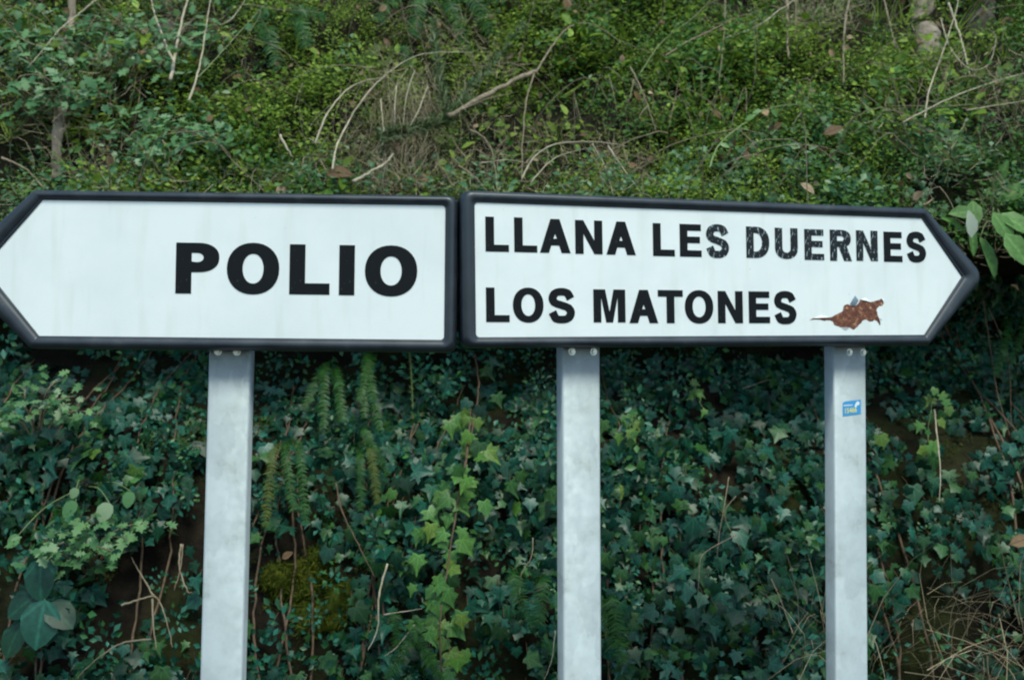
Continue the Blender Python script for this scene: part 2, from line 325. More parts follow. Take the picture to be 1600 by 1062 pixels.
LET_R = [('L', .0472, .0937, .0334, .1004), ('L', .1045, .1510, .0334, .1007), ('A', .1562, .2194, .0334, .0998), ('N', .2293, .2863, .0327, .0994), ('A', .2944, .3572, .0325, .0989), ('L', .3946, .4422, .0318, .0981), ('E', .4535, .5019, .0317, .0982), ('S', .5119, .5640, .0303, .0999), ('D', .6035, .6569, .0322, .0973), ('U', .6703, .7240, .0315, .0965), ('E', .7398, .7867, .0307, .0957), ('R', .8013, .8544, .0299, .0961), ('N', .8654, .9187, .0311, .0965), ('E', .9337, .9805, .0303, .0955), ('S', .9914, 1.0410, .0300, .0976),
         ('L', .0468, .0935, -.1016, -.0354), ('O', .1002, .1622, -.1027, -.0347), ('S', .1720, .2266, -.1038, -.0346), ('M', .2653, .3329, -.1018, -.0365), ('A', .3411, .4033, -.1031, -.0365), ('T', .4032, .4580, -.1030, -.0363), ('O', .4622, .5257, -.1039, -.0356), ('N', .5359, .5927, -.1028, -.0368), ('E', .6064, .6553, -.1026, -.0368), ('S', .6650, .7176, -.1048, -.0352)]
sign_l, face_l = make_sign('direction_sign', 'white arrow sign pointing left with the single word POLIO, dark frame', LS,
    [(-.8025, .150), (0, .150), (0, -.150), (-.8025, -.150), (-.955, 0)], [(-.784, .1305), (-.0232, .1305), (-.0232, -.1265), (-.7845, -.1265), (-.8905, .002)],
    [.008, .018, .018, .008, .03], [.002, .007, .007, .002, .002], LET_L, M['face_a'], .0297, .0215, ())
sign_r, face_r = make_sign('direction_sign', 'white arrow sign pointing right with two lines of text and a rust patch', RS,
    [(0, .150), (1.043, .150), (1.197, .002), (1.043, -.150), (0, -.150)], [(.0262, .127), (1.0315, .127), (1.1323, .001), (1.0308, -.127), (.0262, -.1305)],
    [.018, .008, .03, .008, .018], [.007, .002, .002, .002, .007], LET_R, M['face_b'], .0172, .0134, (7, 8, 9, 10, 11, 12))
# --- rust patch: torn sheeting with lifted edge
RUST = [(.7481, -.096), (.7559, -.0917), (.7696, -.0919), (.7982, -.0898), (.8036, -.0884), (.8193, -.0809), (.8296, -.0754), (.8322, -.0652), (.8401, -.0618), (.851, -.0644), (.8588, -.0664), (.8684, -.0588), (.8718, -.0513), (.8875, -.0525), (.8985, -.0572), (.9081, -.0544), (.9193, -.0523), (.925, -.0488), (.9303, -.0597), (.927, -.0646), (.919, -.0646), (.9124, -.0722), (.9137, -.0818), (.9182, -.0914), (.9253, -.0941), (.9194, -.1065), (.9133, -.0983), (.907, -.0942), (.9005, -.0983), (.8942, -.099), (.888, -.0943), (.8785, -.0957), (.872, -.1025), (.8623, -.1107), (.8543, -.1161), (.8466, -.1114), (.831, -.1114), (.8217, -.1107), (.8094, -.1067), (.8049, -.0999), (.7973, -.0959), (.7849, -.0973), (.7696, -.0946), (.7543, -.0953)]
def rust_patch():
    m, nt, b = new_mat('rusted_steel'); n = noise(nt, 90, 8, .7); n2 = noise(nt, 240, 4, .7)
    c = ramp(nt, [(.3, (.06, .022, .018)), (.45, (.12, .04, .028)), (.54, (.19, .07, .04)), (.6, (.32, .15, .07)), (.66, (.6, .48, .34)), (.72, (.75, .74, .7))], n)
    nt.links.new(c, b.inputs['Base Color']); b.inputs['Roughness'].default_value = .9; bump(nt, b, n2, .8, .002)
    P = []
    for i, p in enumerate(RUST):
        q = RUST[(i + 1) % len(RUST)]; P.append(p)
        for k in (1, 2): P.append((p[0] + (q[0] - p[0])*k/3 + random.uniform(-.0009, .0009), p[1] + (q[1] - p[1])*k/3 + random.uniform(-.0009, .0009)))
    link('rust_patch', fill_mesh('rust_patch', [P], .0004, m), face_r).location = (0, FACE_Y - .0005, 0)
    fl = [(.8464, -.0617), (.8539, -.0433), (.8638, -.0548), (.8588, -.0664)]; mm, nt, b = new_mat('sheeting_back'); b.inputs['Base Color'].default_value = (.34, .42, .5, 1); b.inputs['Roughness'].default_value = .4
    V = [(x, FACE_Y - d, z) for (x, z), d in zip(fl, (.001, .009, .007, .001))] + [(.853, FACE_Y - .008, -.054)]
    link('curled_flap', mesh_np('curled_flap', V, [(0, 4, 1), (1, 4, 2), (2, 4, 3), (3, 4, 0)], mm, False), face_r)
    for a, b, c in (((.925, -.0488), (.9303, -.0597), (.934, -.050)), ((.9182, -.0914), (.9194, -.1065), (.926, -.099)), ((.8217, -.1107), (.8466, -.1114), (.834, -.118)), ((.7982, -.0898), (.7559, -.0917), (.776, -.0855)), ((.8718, -.0513), (.8985, -.0572), (.886, -.0475))):
        mid = ((a[0] + b[0])/2, (a[1] + b[1])/2); V = [(a[0], FACE_Y - .0008, a[1]), (b[0], FACE_Y - .0008, b[1]), (c[0], FACE_Y - .0003, c[1]), (mid[0], FACE_Y - .0032, mid[1])]
        link('curled_flap', mesh_np('curled_flap', V, [(0, 3, 2), (3, 1, 2)], M['face_b'], True), face_r)
rust_patch()
# ------------------------------------------------------------------ posts
def galvanised():
    m, nt, b = new_mat('galvanised_steel'); n = noise(nt, 10, 7, .65); n2 = noise(nt, 55, 4)
    tc = nd(nt, 'ShaderNodeTexCoord'); mp = nd(nt, 'ShaderNodeMapping'); mp.inputs['Scale'].default_value = (24, 24, 13); oi = nd(nt, 'ShaderNodeObjectInfo')
    ad = nd(nt, 'ShaderNodeVectorMath', operation='ADD'); nt.links.new(tc.outputs['Object'], mp.inputs[0]); nt.links.new(mp.outputs[0], ad.inputs[0])
    k = nd(nt, 'ShaderNodeMath', operation='MULTIPLY'); k.inputs[1].default_value = 40; nt.links.new(oi.outputs['Random'], k.inputs[0]); nt.links.new(k.outputs[0], ad.inputs[1])
    v = nd(nt, 'ShaderNodeTexVoronoi'); v.inputs['Scale'].default_value = 1; dn = nd(nt, 'ShaderNodeTexNoise'); dn.inputs['Scale'].default_value = 2.2; dn.inputs['Detail'].default_value = 5; nt.links.new(ad.outputs[0], dn.inputs['Vector'])
    dm = nd(nt, 'ShaderNodeVectorMath', operation='MULTIPLY_ADD'); dm.inputs[1].default_value = (1.1, 1.1, 1.1); nt.links.new(dn.outputs['Color'], dm.inputs[0]); nt.links.new(ad.outputs[0], dm.inputs[2]); nt.links.new(dm.outputs[0], v.inputs['Vector'])
    pz = ramp(nt, [(0, (.33, .365, .385)), (.5, (.375, .41, .43)), (1, (.42, .455, .475))], v.outputs['Color'])
    st = ramp(nt, [(.3, (.5, .5, .46)), (.42, (.86, .86, .84)), (.55, (1, 1, 1))], n)
    mx = nd(nt, 'ShaderNodeMix', data_type='RGBA', blend_type='MULTIPLY'); mx.inputs['Factor'].default_value = .8
    nt.links.new(pz, mx.inputs['A']); nt.links.new(st, mx.inputs['B']); nt.links.new(mx.outputs['Result'], b.inputs['Base Color'])
    b.inputs['Metallic'].default_value = .25; nt.links.new(ramp(nt, [(.3, (.55, .55, .55)), (.7, (.75, .75, .75))], n2), b.inputs['Roughness']); bump(nt, b, n2, .12, .001); return m
M['galv'] = galvanised(); M['bolt'] = plain('zinc_bolt', (.6, .62, .62), (.75, .76, .76), 200, .35, 0); M['bolt'].node_tree.nodes['Principled BSDF'].inputs['Metallic'].default_value = .6
def behind(MW, x, z, dy):
    """point on the line of sight through a sign point, but dy metres behind the sign plane"""
    p = MW @ Vector((x, 0, z)); n = (MW.to_3x3() @ Vector((0, 1, 0))).normalized(); o = MW @ Vector((0, dy, 0)); d = p - CAM
    return CAM + d*((o - CAM).dot(n)/d.dot(n))
def make_post(label, MW, top, bot, bolts):
    a = behind(MW, *top, .0365); b = behind(MW, *bot, .0365); up = (a - b).normalized(); zr = MW.to_3x3() @ Vector((0, 1, 0))
    side = up.cross(zr).normalized()*-1; side = zr.cross(up).normalized() if False else up.cross(zr).normalized()*(1 if up.cross(zr).x > 0 else -1)
    back = up.cross(side).normalized(); back = back if back.y > 0 else -back
    base = a + up*((-.0 - a.z)/up.z)
    o = thing('galvanised_post', label, 'post', base, 'galvanised posts carrying the signs')
    X = Matrix((side, back, up)).transposed().to_4x4(); o.matrix_world = Matrix.Translation(base) @ X
    topz = (a - base).length + .30 + (.0 if top[1] > -.2 else 0)
    loop = round_poly([(-.04, 0), (.04, 0), (.04, .04), (-.04, .04)], [.005]*4, 4); N = len(loop); inn = round_poly([(-.038, .002), (.038, .002), (.038, .038), (-.038, .038)], [.003]*4, 4)
    V = [(x, y, -.3) for x, y in loop] + [(x, y, topz) for x, y in loop] + [(x, y, topz) for x, y in inn] + [(x, y, topz - .25) for x, y in inn]; F = []
    for k in range(3):
        for i in range(N): j = (i + 1) % N; F.append((k*N + i, k*N + j, k*N + N + j, k*N + N + i))
    link('post_tube', mesh_np('post_tube', V, F, M['galv'], False), o)
    H = (a - base).length
    for bx, bz in bolts:
        bm = bmesh.new(); bmesh.ops.create_cone(bm, cap_ends=True, segments=8, radius1=.0052, radius2=.0042, depth=.006, matrix=Matrix.Translation((0, -.003, 0)) @ Matrix.Rotation(R_(90), 4, 'X'))
        bmesh.ops.create_cone(bm, cap_ends=True, segments=14, radius1=.0075, radius2=.0075, depth=.0012, matrix=Matrix.Translation((0, -.0005, 0)) @ Matrix.Rotation(R_(90), 4, 'X'))
        link('bolt', bm_mesh('bolt', bm, M['bolt']), o).location = (bx, 0, H + bz)
    for bz in (.05, .24):
        bm = bmesh.new(); bmesh.ops.create_cube(bm, size=1, matrix=Matrix.Translation((0, .0215, 0)) @ Matrix.Diagonal((.095, .0445, .03, 1)))
        link('clamp', bm_mesh('clamp', bm, M['bolt']), o).location = (0, .0, H + bz)
    return o, H
# clamp wraps the post: its front face sits just inside the sign's back flange
post_l, _ = make_post('galvanised square steel post carrying the POLIO sign', LS, (-.4275, -.166), (-.432, -.7635), [(.014, .0135), (-.022, .0135)])
post_m, _ = make_post('galvanised steel post under the start of the two-line sign, no sticker on it', RS, (.2375, -.1725), (.2310, -.790), [(-.020, .0135), (.026, .0135)])
post_r, HR = make_post('galvanised steel post with a small blue sticker, under the rust patch', RS, (.8425, -.177), (.8295, -.847), [(-.002, .0135), (.032, .0135)])
def sticker():
    blue, nt, b = new_mat('sticker_blue'); b.inputs['Base Color'].default_value = (.06, .3, .62, 1); b.inputs['Roughness'].default_value = .4
    wh, nt, b = new_mat('sticker_white'); b.inputs['Base Color'].default_value = (.8, .8, .8, 1)
    ye, nt, b = new_mat('sticker_yellow'); b.inputs['Base Color'].default_value = (.75, .68, .22, 1)
    st = link('sticker', fill_mesh('sticker', [[(-.0225, -.0165), (.0225, -.0115), (.0225, .0195), (-.017, .0155), (-.0225, .012)]], .0004, blue), post_r)
    st.location = (.003, -.0006, HR - .108)
    tc = bpy.data.curves.new('digits', 'FONT'); tc.body = '15466'; tc.size = .0155; tc.offset = .0003; tc.extrude = .0001; to = bpy.data.objects.new('digits', tc); COL.objects.link(to)
    m = bpy.data.meshes.new_from_object(to.evaluated_get(bpy.context.evaluated_depsgraph_get())); bpy.data.objects.remove(to)
    m.transform(Matrix(((.82, 0, 0, -.0195), (0, 0, -1, -.0003), (.09, 1, 0, -.0105), (0, 0, 0, 1)))); m.materials.clear(); m.materials.append(ye); link('number_print', m, st)
    dove = [(.006, .004), (.011, .003), (.013, .007), (.018, .008), (.019, .013), (.015, .016), (.011, .014), (.008, .009)]
    link('bird_print', fill_mesh('bird_print', [dove], .0002, wh), st).location = (0, -.0004, 0)
    link('line_print', fill_mesh('line_print', [[(-.02 + .0045*k, .005 + .0004*k), (-.0168 + .0045*k, .0053 + .0004*k), (-.0168 + .0045*k, .0085 + .0002*k), (-.02 + .0045*k, .008 + .0002*k)] for k in range(5)], .0002, wh), st).location = (0, -.0004, 0)
sticker()
# ------------------------------------------------------------------ leaf templates (x side, y tip, z normal), unit length
def fan(outline, ctr, fold=.12, curl=.12):
    P = [(x, y) for x, y in outline] + [(-x, y) for x, y in outline[::-1] if abs(x) > 1e-6]
    V = [(ctr[0], ctr[1], 0)] + [(x, y, fold*abs(x) - curl*(y - .4)**2 - .08*x*x) for x, y in P]
    n = len(P); F = [(0, 1 + (i + 1) % n, 1 + i) for i in range(n)]
    return np.array(V), np.array(F)
IVY = [fan([(0, 0), (.2, -.13), (.42, -.06), (.36, .16), (.63, .34), (.33, .56), (.17, .74), (0, 1.06)], (0, .28), .16, .22),
       fan([(0, 0), (.26, -.15), (.48, .02), (.42, .2), (.55, .42), (.3, .62), (0, 1.0)], (0, .3), -.12, .3),
       fan([(0, 0), (.22, -.16), (.50, -.12), (.36, .12), (.70, .30), (.27, .46), (.13, .78), (0, 1.12)], (0, .24), .2, .18),
       fan([(0, 0), (.16, -.1), (.36, -.1), (.3, .16), (.56, .26), (.24, .5), (.12, .75), (0, 1.15)], (0, .26), .1, .35)]
LOBED = [fan([(0, 0), (.1, .12), (.3, .2), (.18, .3), (.42, .46), (.2, .52), (.38, .74), (.14, .76), (0, 1)], (0, .5), .15, .2),
         fan([(0, 0), (.16, .1), (.14, .24), (.36, .34), (.2, .48), (.34, .66), (.14, .78), (.1, .95), (0, 1)], (0, .45), -.1, .25)]
OVAL = [fan([(0, 0), (.24, .25), (.27, .55), (.13, .85), (0, 1)], (0, .5), .25, .2), fan([(0, 0), (.33, .3), (.3, .65), (0, 1)], (0, .5), .2, .3)]
SMALL = (np.array([(0, 0, 0), (.3, .5, .08), (0, 1, -.08), (-.3, .5, .08)]), np.array([(0, 1, 2), (0, 2, 3)]))
BLADE = (np.array([(-.02, 0, 0), (.02, 0, 0), (-.016, .5, .04), (.016, .5, .04), (0, 1, .16)]), np.array([(0, 1, 3), (0, 3, 2), (2, 3, 4)]))
BLADE_B = (np.array([(-.02, 0, 0), (.02, 0, 0), (-.018, .4, .06), (.018, .4, .06), (-.012, .75, .22), (.012, .75, .22), (0, .95, .45)]), np.array([(0, 1, 3), (0, 3, 2), (2, 3, 5), (2, 5, 4), (4, 5, 6)]))
def tmesh(name, t, mat): return leaf_attr(mesh_np(name, t[0], t[1], mat, True), t[0])
def tube(path, r0, r1, sides=6, wob=.0, n=6):
    P = spline([Vector(p) for p in path], n); V = []; F = []; up = Vector((.3, -.2, 1))
    for i, p in enumerate(P):
        d = (P[min(i + 1, len(P) - 1)] - P[max(i - 1, 0)]).normalized(); a = d.cross(up); a = a.normalized() if a.length > 1e-3 else Vector((1, 0, 0)); b = d.cross(a)
        r = (r0 + (r1 - r0)*i/(len(P) - 1))*(1 + random.uniform(-.16, .16)); q = p + Vector((random.gauss(0, 1), random.gauss(0, 1), random.gauss(0, 1)))*wob
        for k in range(sides): t = 6.2832*k/sides; V.append(tuple(q + (a*math.cos(t) + b*math.sin(t))*r))
    n_ = len(P)
    for i in range(n_ - 1):
        for k in range(sides):
            k2 = (k + 1) % sides; A, Bq, C, D = i*sides + k, i*sides + k2, (i + 1)*sides + k2, (i + 1)*sides + k; F += [(A, Bq, C), (A, C, D)]
    for k in range(1, sides - 1): F += [(0, k + 1, k), ((n_ - 1)*sides, (n_ - 1)*sides + k, (n_ - 1)*sides + k + 1)]
    return np.array(V), np.array(F)
# ------------------------------------------------------------------ ivy on the wall
def px_region(n, x0, x1, y0, y1):
    """n random bank positions inside a stretch of wall given by photograph corners"""
    a = on_bank(x0, y1); b = on_bank(x1, y0); c = on_bank(x0, y0); d = on_bank(x1, y1)
    u = rng.uniform(0, 1, n); v = rng.uniform(0, 1, n)
    xl = c[0] + (a[0] - c[0])*v; xr = b[0] + (d[0] - b[0])*v; st = (b[1] + c[1])/2; sb = (a[1] + d[1])/2
    return xl + (xr - xl)*u, st + (sb - st)*v
IVY_ME = {}
def ivy_plant(label, region, n, size=(.038, .068), mat='ivy', lift=(.01, .15), parts=220, holes=(), young=0.0, dens_f=4.5, dens_t=-.35, stems=5, name='ivy_plant', tip=(0, -.1, -1)):
    x, s = px_region(n*2, *region)
    q = np.stack([x, s], -1); keep = vnoise(q, dens_f, 21) + rng.normal(0, .25, len(x)) > dens_t
    P = surf(x, s)
    for hx, hy, hr in holes:
        c = np.array(B(hx, hy, 0)); dd = np.linalg.norm((P - c)*np.array([1, .6, 1]), axis=1); keep &= rng.uniform(0, 1, len(x)) < np.clip((dd/hr)**3, 0, 1)
    x, s = x[keep][:n], s[keep][:n]; P = P[keep][:n]; K = len(x); N = normal(x, s)
    lf = lift[0] + (lift[1] - lift[0])*rng.beta(1.3, 1.6, K)*(.6 + .4*np.clip(vnoise(np.stack([x, s], -1), 6, 8) + .6, 0, 1.4))
    lf *= np.where(s < S_LIP - .02, np.clip((1.72 - P[:, 2])/.45, .3, 1), 1)
    out = unit(N*np.array([.6, 1, .2]) + np.array([0, -.6, .1])); P = P + out*lf[:, None]
    nr = unit(out + np.array([0, -.25, .55]) + rng.normal(0, .45, (K, 3))); tp = np.array(tip) + rng.normal(0, .5, (K, 3))
    sc = .84*rng.uniform(*size, K)*(.5 + .75*rng.beta(1.6, 2, K)); Bs = basis(tp, nr, sc); var = rng.integers(0, 4, K)
    order = np.argsort(-(lf + sc*.8)); big = order[:parts]; rest = order[parts:]
    root = thing(name, label, 'ivy', tuple(surf(float(x.mean()), .15)))
    inv = root.matrix_basis.inverted(); off = np.array(root.location)
    for i in big:
        mk = mat if rng.uniform() > young else 'ivy_young'; key = (mk, int(var[i]))
        if key not in IVY_ME: IVY_ME[key] = tmesh('leaf', IVY[key[1]], M[mk])
        o = link('leaf', IVY_ME[key], root); p = P[i] - off; b = Bs[i]
        o.matrix_basis = Matrix(((*b[0], p[0]), (*b[1], p[1]), (*b[2], p[2]), (0, 0, 0, 1)))
    if len(rest):
        ms = Mass()
        for v in range(4): k = rest[var[rest] == v]; ms.add(IVY[v], P[k] - off, Bs[k])
        tag(link('leaf_mass', ms.mesh('leaf_mass', M[mat], True), root), kind='stuff')
    if stems:
        ms = Mass()
        for k in range(stems):
            i = rng.integers(0, K); xx = x[i]; ss = s.min(); path = []
            for t in np.linspace(0, 1, 7): path.append(Vector(surf(xx + .05*math.sin(5*t + k), ss + (s.max() - ss)*t).tolist()) + Vector((0, -.045, 0)) - Vector(off.tolist()))
            ms.raw(*tube(path, .004, .002, 5, .002))
        # short leaf stalks from the wall out to the front leaves
        for i in big[::2]:
            a = Vector((P[i] - off).tolist()); b_ = a + Vector((random.uniform(-.01, .01), min(.06, lf[i]), random.uniform(.0, .03))); ms.raw(*tube([a, (a + b_)/2 + Vector((0, 0, .004)), b_], .0009, .0011, 3, 0, 2))
        tag(link('stem', ms.mesh('stem', M['twig_dark']), root), kind='stuff')
    return root
ivy_plant('dark glossy ivy curtain filling the bank between the middle post and the stickered post', (905, 1330, 560, 1110), 2300, (.036, .064), parts=290, young=.015, dens_t=-.4, lift=(.01, .19))
ivy_plant('ivy with mixed leaf sizes on the bank between the POLIO post and the middle post', (560, 900, 600, 1110), 1500, (.036, .066), parts=280, young=.02, dens_t=-.35, holes=[(470, 930, .22)])
ivy_plant('sparse ivy sprays around the moss cushion beside the POLIO post', (385, 600, 600, 1110), 480, (.035, .06), parts=150, dens_t=-.3, holes=[(480, 920, .19)])
ivy_plant('ivy and pale sprays on the bulging bank on the arrow side of the POLIO post', (-60, 350, 545, 1110), 1700, (.034, .064), parts=285, young=.025, holes=[(265, 900, .17), (190, 970, .13)], dens_t=-.25)
ivy_plant('small-leaved ivy trailing down beyond the stickered post past the arrow tip', (1350, 1680, 430, 1080), 1900, (.03, .055), parts=285, young=.03, dens_t=-.35, holes=[(1500, 960, .2)])
ivy_plant('low creeping ivy along the bank lip just above the two-line sign', (1040, 1500, 225, 345), 330, (.022, .042), mat='blue', parts=150, dens_t=-.5, lift=(.02, .10), stems=3)
ivy_plant('creeping ivy at the far end of the bank beyond the POLIO arrow', (-700, -60, 560, 1300), 900, (.04, .07), parts=40, dens_t=-.6)
ivy_plant('creeping ivy at the far end of the bank beyond the two-line arrow', (1680, 2350, 450, 1300), 900, (.04, .07), parts=40, dens_t=-.6)
ivy_plant('ivy low at the foot of the bank behind the post bases', (0, 1600, 1110, 1500), 900, (.045, .075), parts=30, dens_t=-.5)
# yellow-green ivy trail: a vine with leaves set along it
def ivy_trail(label, path_px, n, size, mat, stem_mat, lift=.2, name='ivy_trail', spread=.04, r=.003, tpl=IVY, cat='ivy'):
    pts = [B(px, py, lift) for px, py in path_px]; root = thing(name, label, cat, tuple(pts[-1])); off = pts[-1]
    S = spline([p - off for p in pts], 10); link('stem', mesh_np('stem', *tube([p - off for p in pts], r, r*.7, 6, .001), M[stem_mat], True), root)
    me = [tmesh('leaf', t, M[mat]) for t in tpl]
    for k in range(n):
        p = S[int(rng.uniform(.02, .98)*(len(S) - 1))] + Vector((random.gauss(0, spread), random.uniform(-.04, .02), random.gauss(0, spread*.5)))
        b = basis([(random.gauss(0, .5), -.15, random.gauss(-.8, .4))], [(random.gauss(0, .35), -1, .5 + random.gauss(0, .3))], random.uniform(*size))[0]
        o = link('leaf', random.choice(me), root); o.matrix_basis = Matrix(((*b[0], p.x), (*b[1], p.y), (*b[2], p.z), (0, 0, 0, 1)))
    return root
ivy_trail('yellow-green ivy trail on a brown vine between the POLIO post and middle post', [(735, 640), (728, 720), (712, 800), (700, 880), (688, 960), (690, 1050)], 64, (.03, .056), 'ivy_young', 'twig_dark', .2)
ivy_trail('thin brown vine with few leaves hanging under the gap between the signs', [(742, 553), (748, 600), (742, 650), (725, 730)], 9, (.03, .055), 'ivy', 'twig_dark', .2, r=.0028)
ivy_trail('bright pale ivy sprig beneath the two-line sign beside the middle post', [(1085, 590), (1090, 620), (1100, 640)], 8, (.02, .034), 'bright', 'twig_green', .2, spread=.012, r=.001)
ivy_trail('yellowish ivy sprig high on the wall just past the middle post', [(990, 640), (985, 665), (980, 690)], 9, (.022, .036), 'ivy_young', 'twig_green', .2, spread=.018, r=.001)
ivy_trail('pale ivy shoot on a hanging root below the arrow tip', [(1462, 610), (1455, 640), (1450, 680), (1455, 705)], 12, (.022, .036), 'ivy_young', 'twig_green', .2, spread=.015, r=.001)
# lobed-leaved sprays (oak and hawthorn seedlings)
def leafy_shrub(name, label, cat, base_px, sprays, n, size, tpl, mat, stem_mat='twig', lift=.12, parts=True, spread=.05, group=None, down=-.25):
    b0 = B(*base_px, .0); root = thing(name, label, cat, tuple(b0), group); ms = Mass(); me = [tmesh('leaf', t, M[mat]) for t in tpl]
    for (px, py) in sprays:
        e = B(px, py, lift*random.uniform(.8, 1.4)) - b0; mid = e*.5 + Vector((0, -.05, .05)); ms.raw(*tube([Vector((0, 0, 0)), mid, e], .0035, .0012, 5, .002))
        S = spline([Vector((0, 0, 0)), mid, e], 8)
        for k in range(n):
            p = S[int((random.uniform(.35, 1)**.6)*(len(S) - 1))] + Vector((random.gauss(0, spread), random.gauss(0, spread*.6), random.gauss(0, spread*.45)))
            b = basis([(random.gauss(0, .7), -.35, down + random.gauss(0, .4))], [(random.gauss(0, .35), -.55, .9)], random.uniform(*size))[0]
            o = link('leaf', random.choice(me), root); o.matrix_basis = Matrix(((*b[0], p.x), (*b[1], p.y), (*b[2], p.z), (0, 0, 0, 1)))
    tag(link('stem', ms.mesh('stem', M[stem_mat]), root), kind='stuff'); return root
leafy_shrub('oak_seedling', 'pale lobed oak seedling low on the bank above the big bramble leaves', 'seedling', (140, 900), [(90, 850), (150, 800), (195, 840), (230, 815), (175, 860), (70, 880)], 15, (.026, .042), LOBED, 'lobed', lift=.26)
leafy_shrub('oak_seedling', 'lobed oak seedling spray just under the POLIO arrow point', 'seedling', (60, 700), [(60, 635), (110, 620), (150, 645), (40, 600), (100, 590), (20, 650)], 13, (.024, .04), LOBED, 'lobed', lift=.24)
leafy_shrub('hawthorn_shrub', 'spreading hawthorn shrub with bluish lobed leaves above the POLIO arrow', 'shrub', (105, 220), [(20, 60), (60, 95), (100, 60), (20, 140), (80, 150), (130, 140), (50, 20), (150, 25)], 40, (.03, .055), LOBED, 'lobed', lift=.26, spread=.075)
leafy_shrub('hawthorn_shrub', 'low hawthorn shrub with small lobed leaves over the start of the POLIO sign', 'shrub', (250, 260), [(200, 215), (240, 190), (290, 205), (330, 215), (270, 240), (300, 180), (210, 250), (360, 230)], 34, (.022, .042), LOBED, 'lobed', lift=.24, spread=.065)
leafy_shrub('hawthorn_shrub', 'hawthorn shoots around the pale forked saplings at the head of the bank', 'shrub', (270, 140), [(210, 40), (245, 75), (300, 70), (200, 90), (310, 25), (350, 50), (250, 110)], 24, (.024, .046), LOBED, 'lobed', lift=.26, spread=.07)
leafy_shrub('bush_seedling', 'light leafy seedling spray hanging over the POLIO frame by the dry tuft', 'seedling', (490, 270), [(500, 285), (520, 292), (540, 280), (470, 285)], 14, (.014, .024), LOBED, 'blue', lift=.18, spread=.025)
def round_leaf_plant(label, name, leaves, mat, tpl, stem_px, cat='plant'):
    b0 = B(*stem_px, .02); root = thing(name, label, cat, tuple(b0)); me = [tmesh('leaf', t, M[mat]) for t in tpl]; ms = Mass()
    for px, py, L, ang, lift in leaves:
        p = B(px, py, lift) - b0; d = Vector((math.sin(R_(ang)), -.25, math.cos(R_(ang)))); b = basis([tuple(d)], [(random.gauss(0, .2), -1, .45)], L)[0]
        p0 = p - d.normalized()*L*.5; o = link('leaf', random.choice(me), root); o.matrix_basis = Matrix(((*b[0], p0.x), (*b[1], p0.y), (*b[2], p0.z), (0, 0, 0, 1)))
        ms.raw(*tube([Vector((0, 0, 0)), p0*.6 + Vector((0, .0, .02)), p0], .002, .0012, 4, 0, 4))
    link('stem', ms.mesh('stem', M['twig_green']), root)
BROAD = [fan([(0, 0), (.26, .1), (.4, .35), (.36, .65), (.2, .88), (0, 1.02)], (0, .48), .08, .25)]
LONG = [fan([(0, 0), (.08, .12), (.13, .4), (.12, .7), (.06, .92), (0, 1)], (0, .5), .5, .35)]
round_leaf_plant('bramble with large rounded dark leaves low on the bank beside the POLIO post', 'bramble_plant', [(62, 905, .11, 175, .25), (62, 975, .12, 185, .24), (35, 945, .09, 230, .22), (95, 960, .09, 130, .22), (60, 880, .075, 350, .2), (20, 1000, .09, 200, .2)], 'ivy', BROAD, (60, 950))
round_leaf_plant('pale heart-leaved climber sprig on the ivy near the POLIO post', 'climber_sprig', [(108, 795, .05, 215, .26), (115, 770, .03, 200, .26), (162, 800, .055, 200, .24), (200, 780, .045, 190, .2), (20, 845, .04, 215, .25)], 'lobed', BROAD, (130, 760))
round_leaf_plant('broad long-leaved bright green plant standing beside the arrow tip of the two-line sign', 'dock_plant', [(1567, 355, .10, 155, .25), (1590, 350, .11, 125, .25), (1545, 400, .12, 165, .27), (1590, 390, .11, 150, .25), (1500, 332, .075, 265, .25), (1520, 335, .085, 185, .26), (1560, 280, .12, 20, .22), (1585, 300, .10, 60, .22), (1520, 375, .085, 180, .22), (1490, 350, .08, 300, .2)], 'bright', [LONG[0], OVAL[0]], (1555, 345))
round_leaf_plant('single wide leaves of a broad plant over the far part of the two-line sign', 'dock_plant', [(1485, 215, .09, 85, .2), (1450, 210, .07, 300, .2), (1470, 195, .07, 340, .2)], 'blue', OVAL[:1], (1465, 220))
# ------------------------------------------------------------------ ferns
def frond_mesh(path, width, mat):
    S = spline(path, 60); pairs = max(16, min(90, int(sum((S[i + 1] - S[i]).length for i in range(len(S) - 1))/(width*.25)))); ms = Mass(); ms.raw(*tube(path, .0016, .0007, 4, 0, 6)); pos = []; tips = []; nr = []; sc = []
    for k in range(pairs):
        t = .1 + .88*k/pairs; i = min(int(t*(len(S) - 1)), len(S) - 2); d = (S[min(i + 4, len(S) - 1)] - S[max(i - 4, 0)]).normalized(); side = d.cross(Vector((0, -1, .35))).normalized(); n = side.cross(d).normalized()
        if n.y > 0: n = -n
        for sg in (-1, 1):
            pos.append(S[i]); tips.append(side*sg + d*random.uniform(.3, .75) + n*random.uniform(-.35, .15)); nr.append(n); sc.append(width*math.sin(math.pi*min(1, .12 + .88*(1 - t)**.8))**.7*random.uniform(.65, 1.15))
    pin = (np.array([(-.1, 0, 0), (.1, 0, 0), (.1, .5, .04), (-.08, .5, .04), (.03, 1, -.12)]), np.array([(0, 1, 2), (0, 2, 3), (3, 2, 4)]))
    ms.add(pin, np.array([tuple(p) for p in pos]), basis(np.array([tuple(v) for v in tips]), np.array([tuple(v) for v in nr]), np.array(sc)))
    return ms.mesh('frond', M[mat], False)
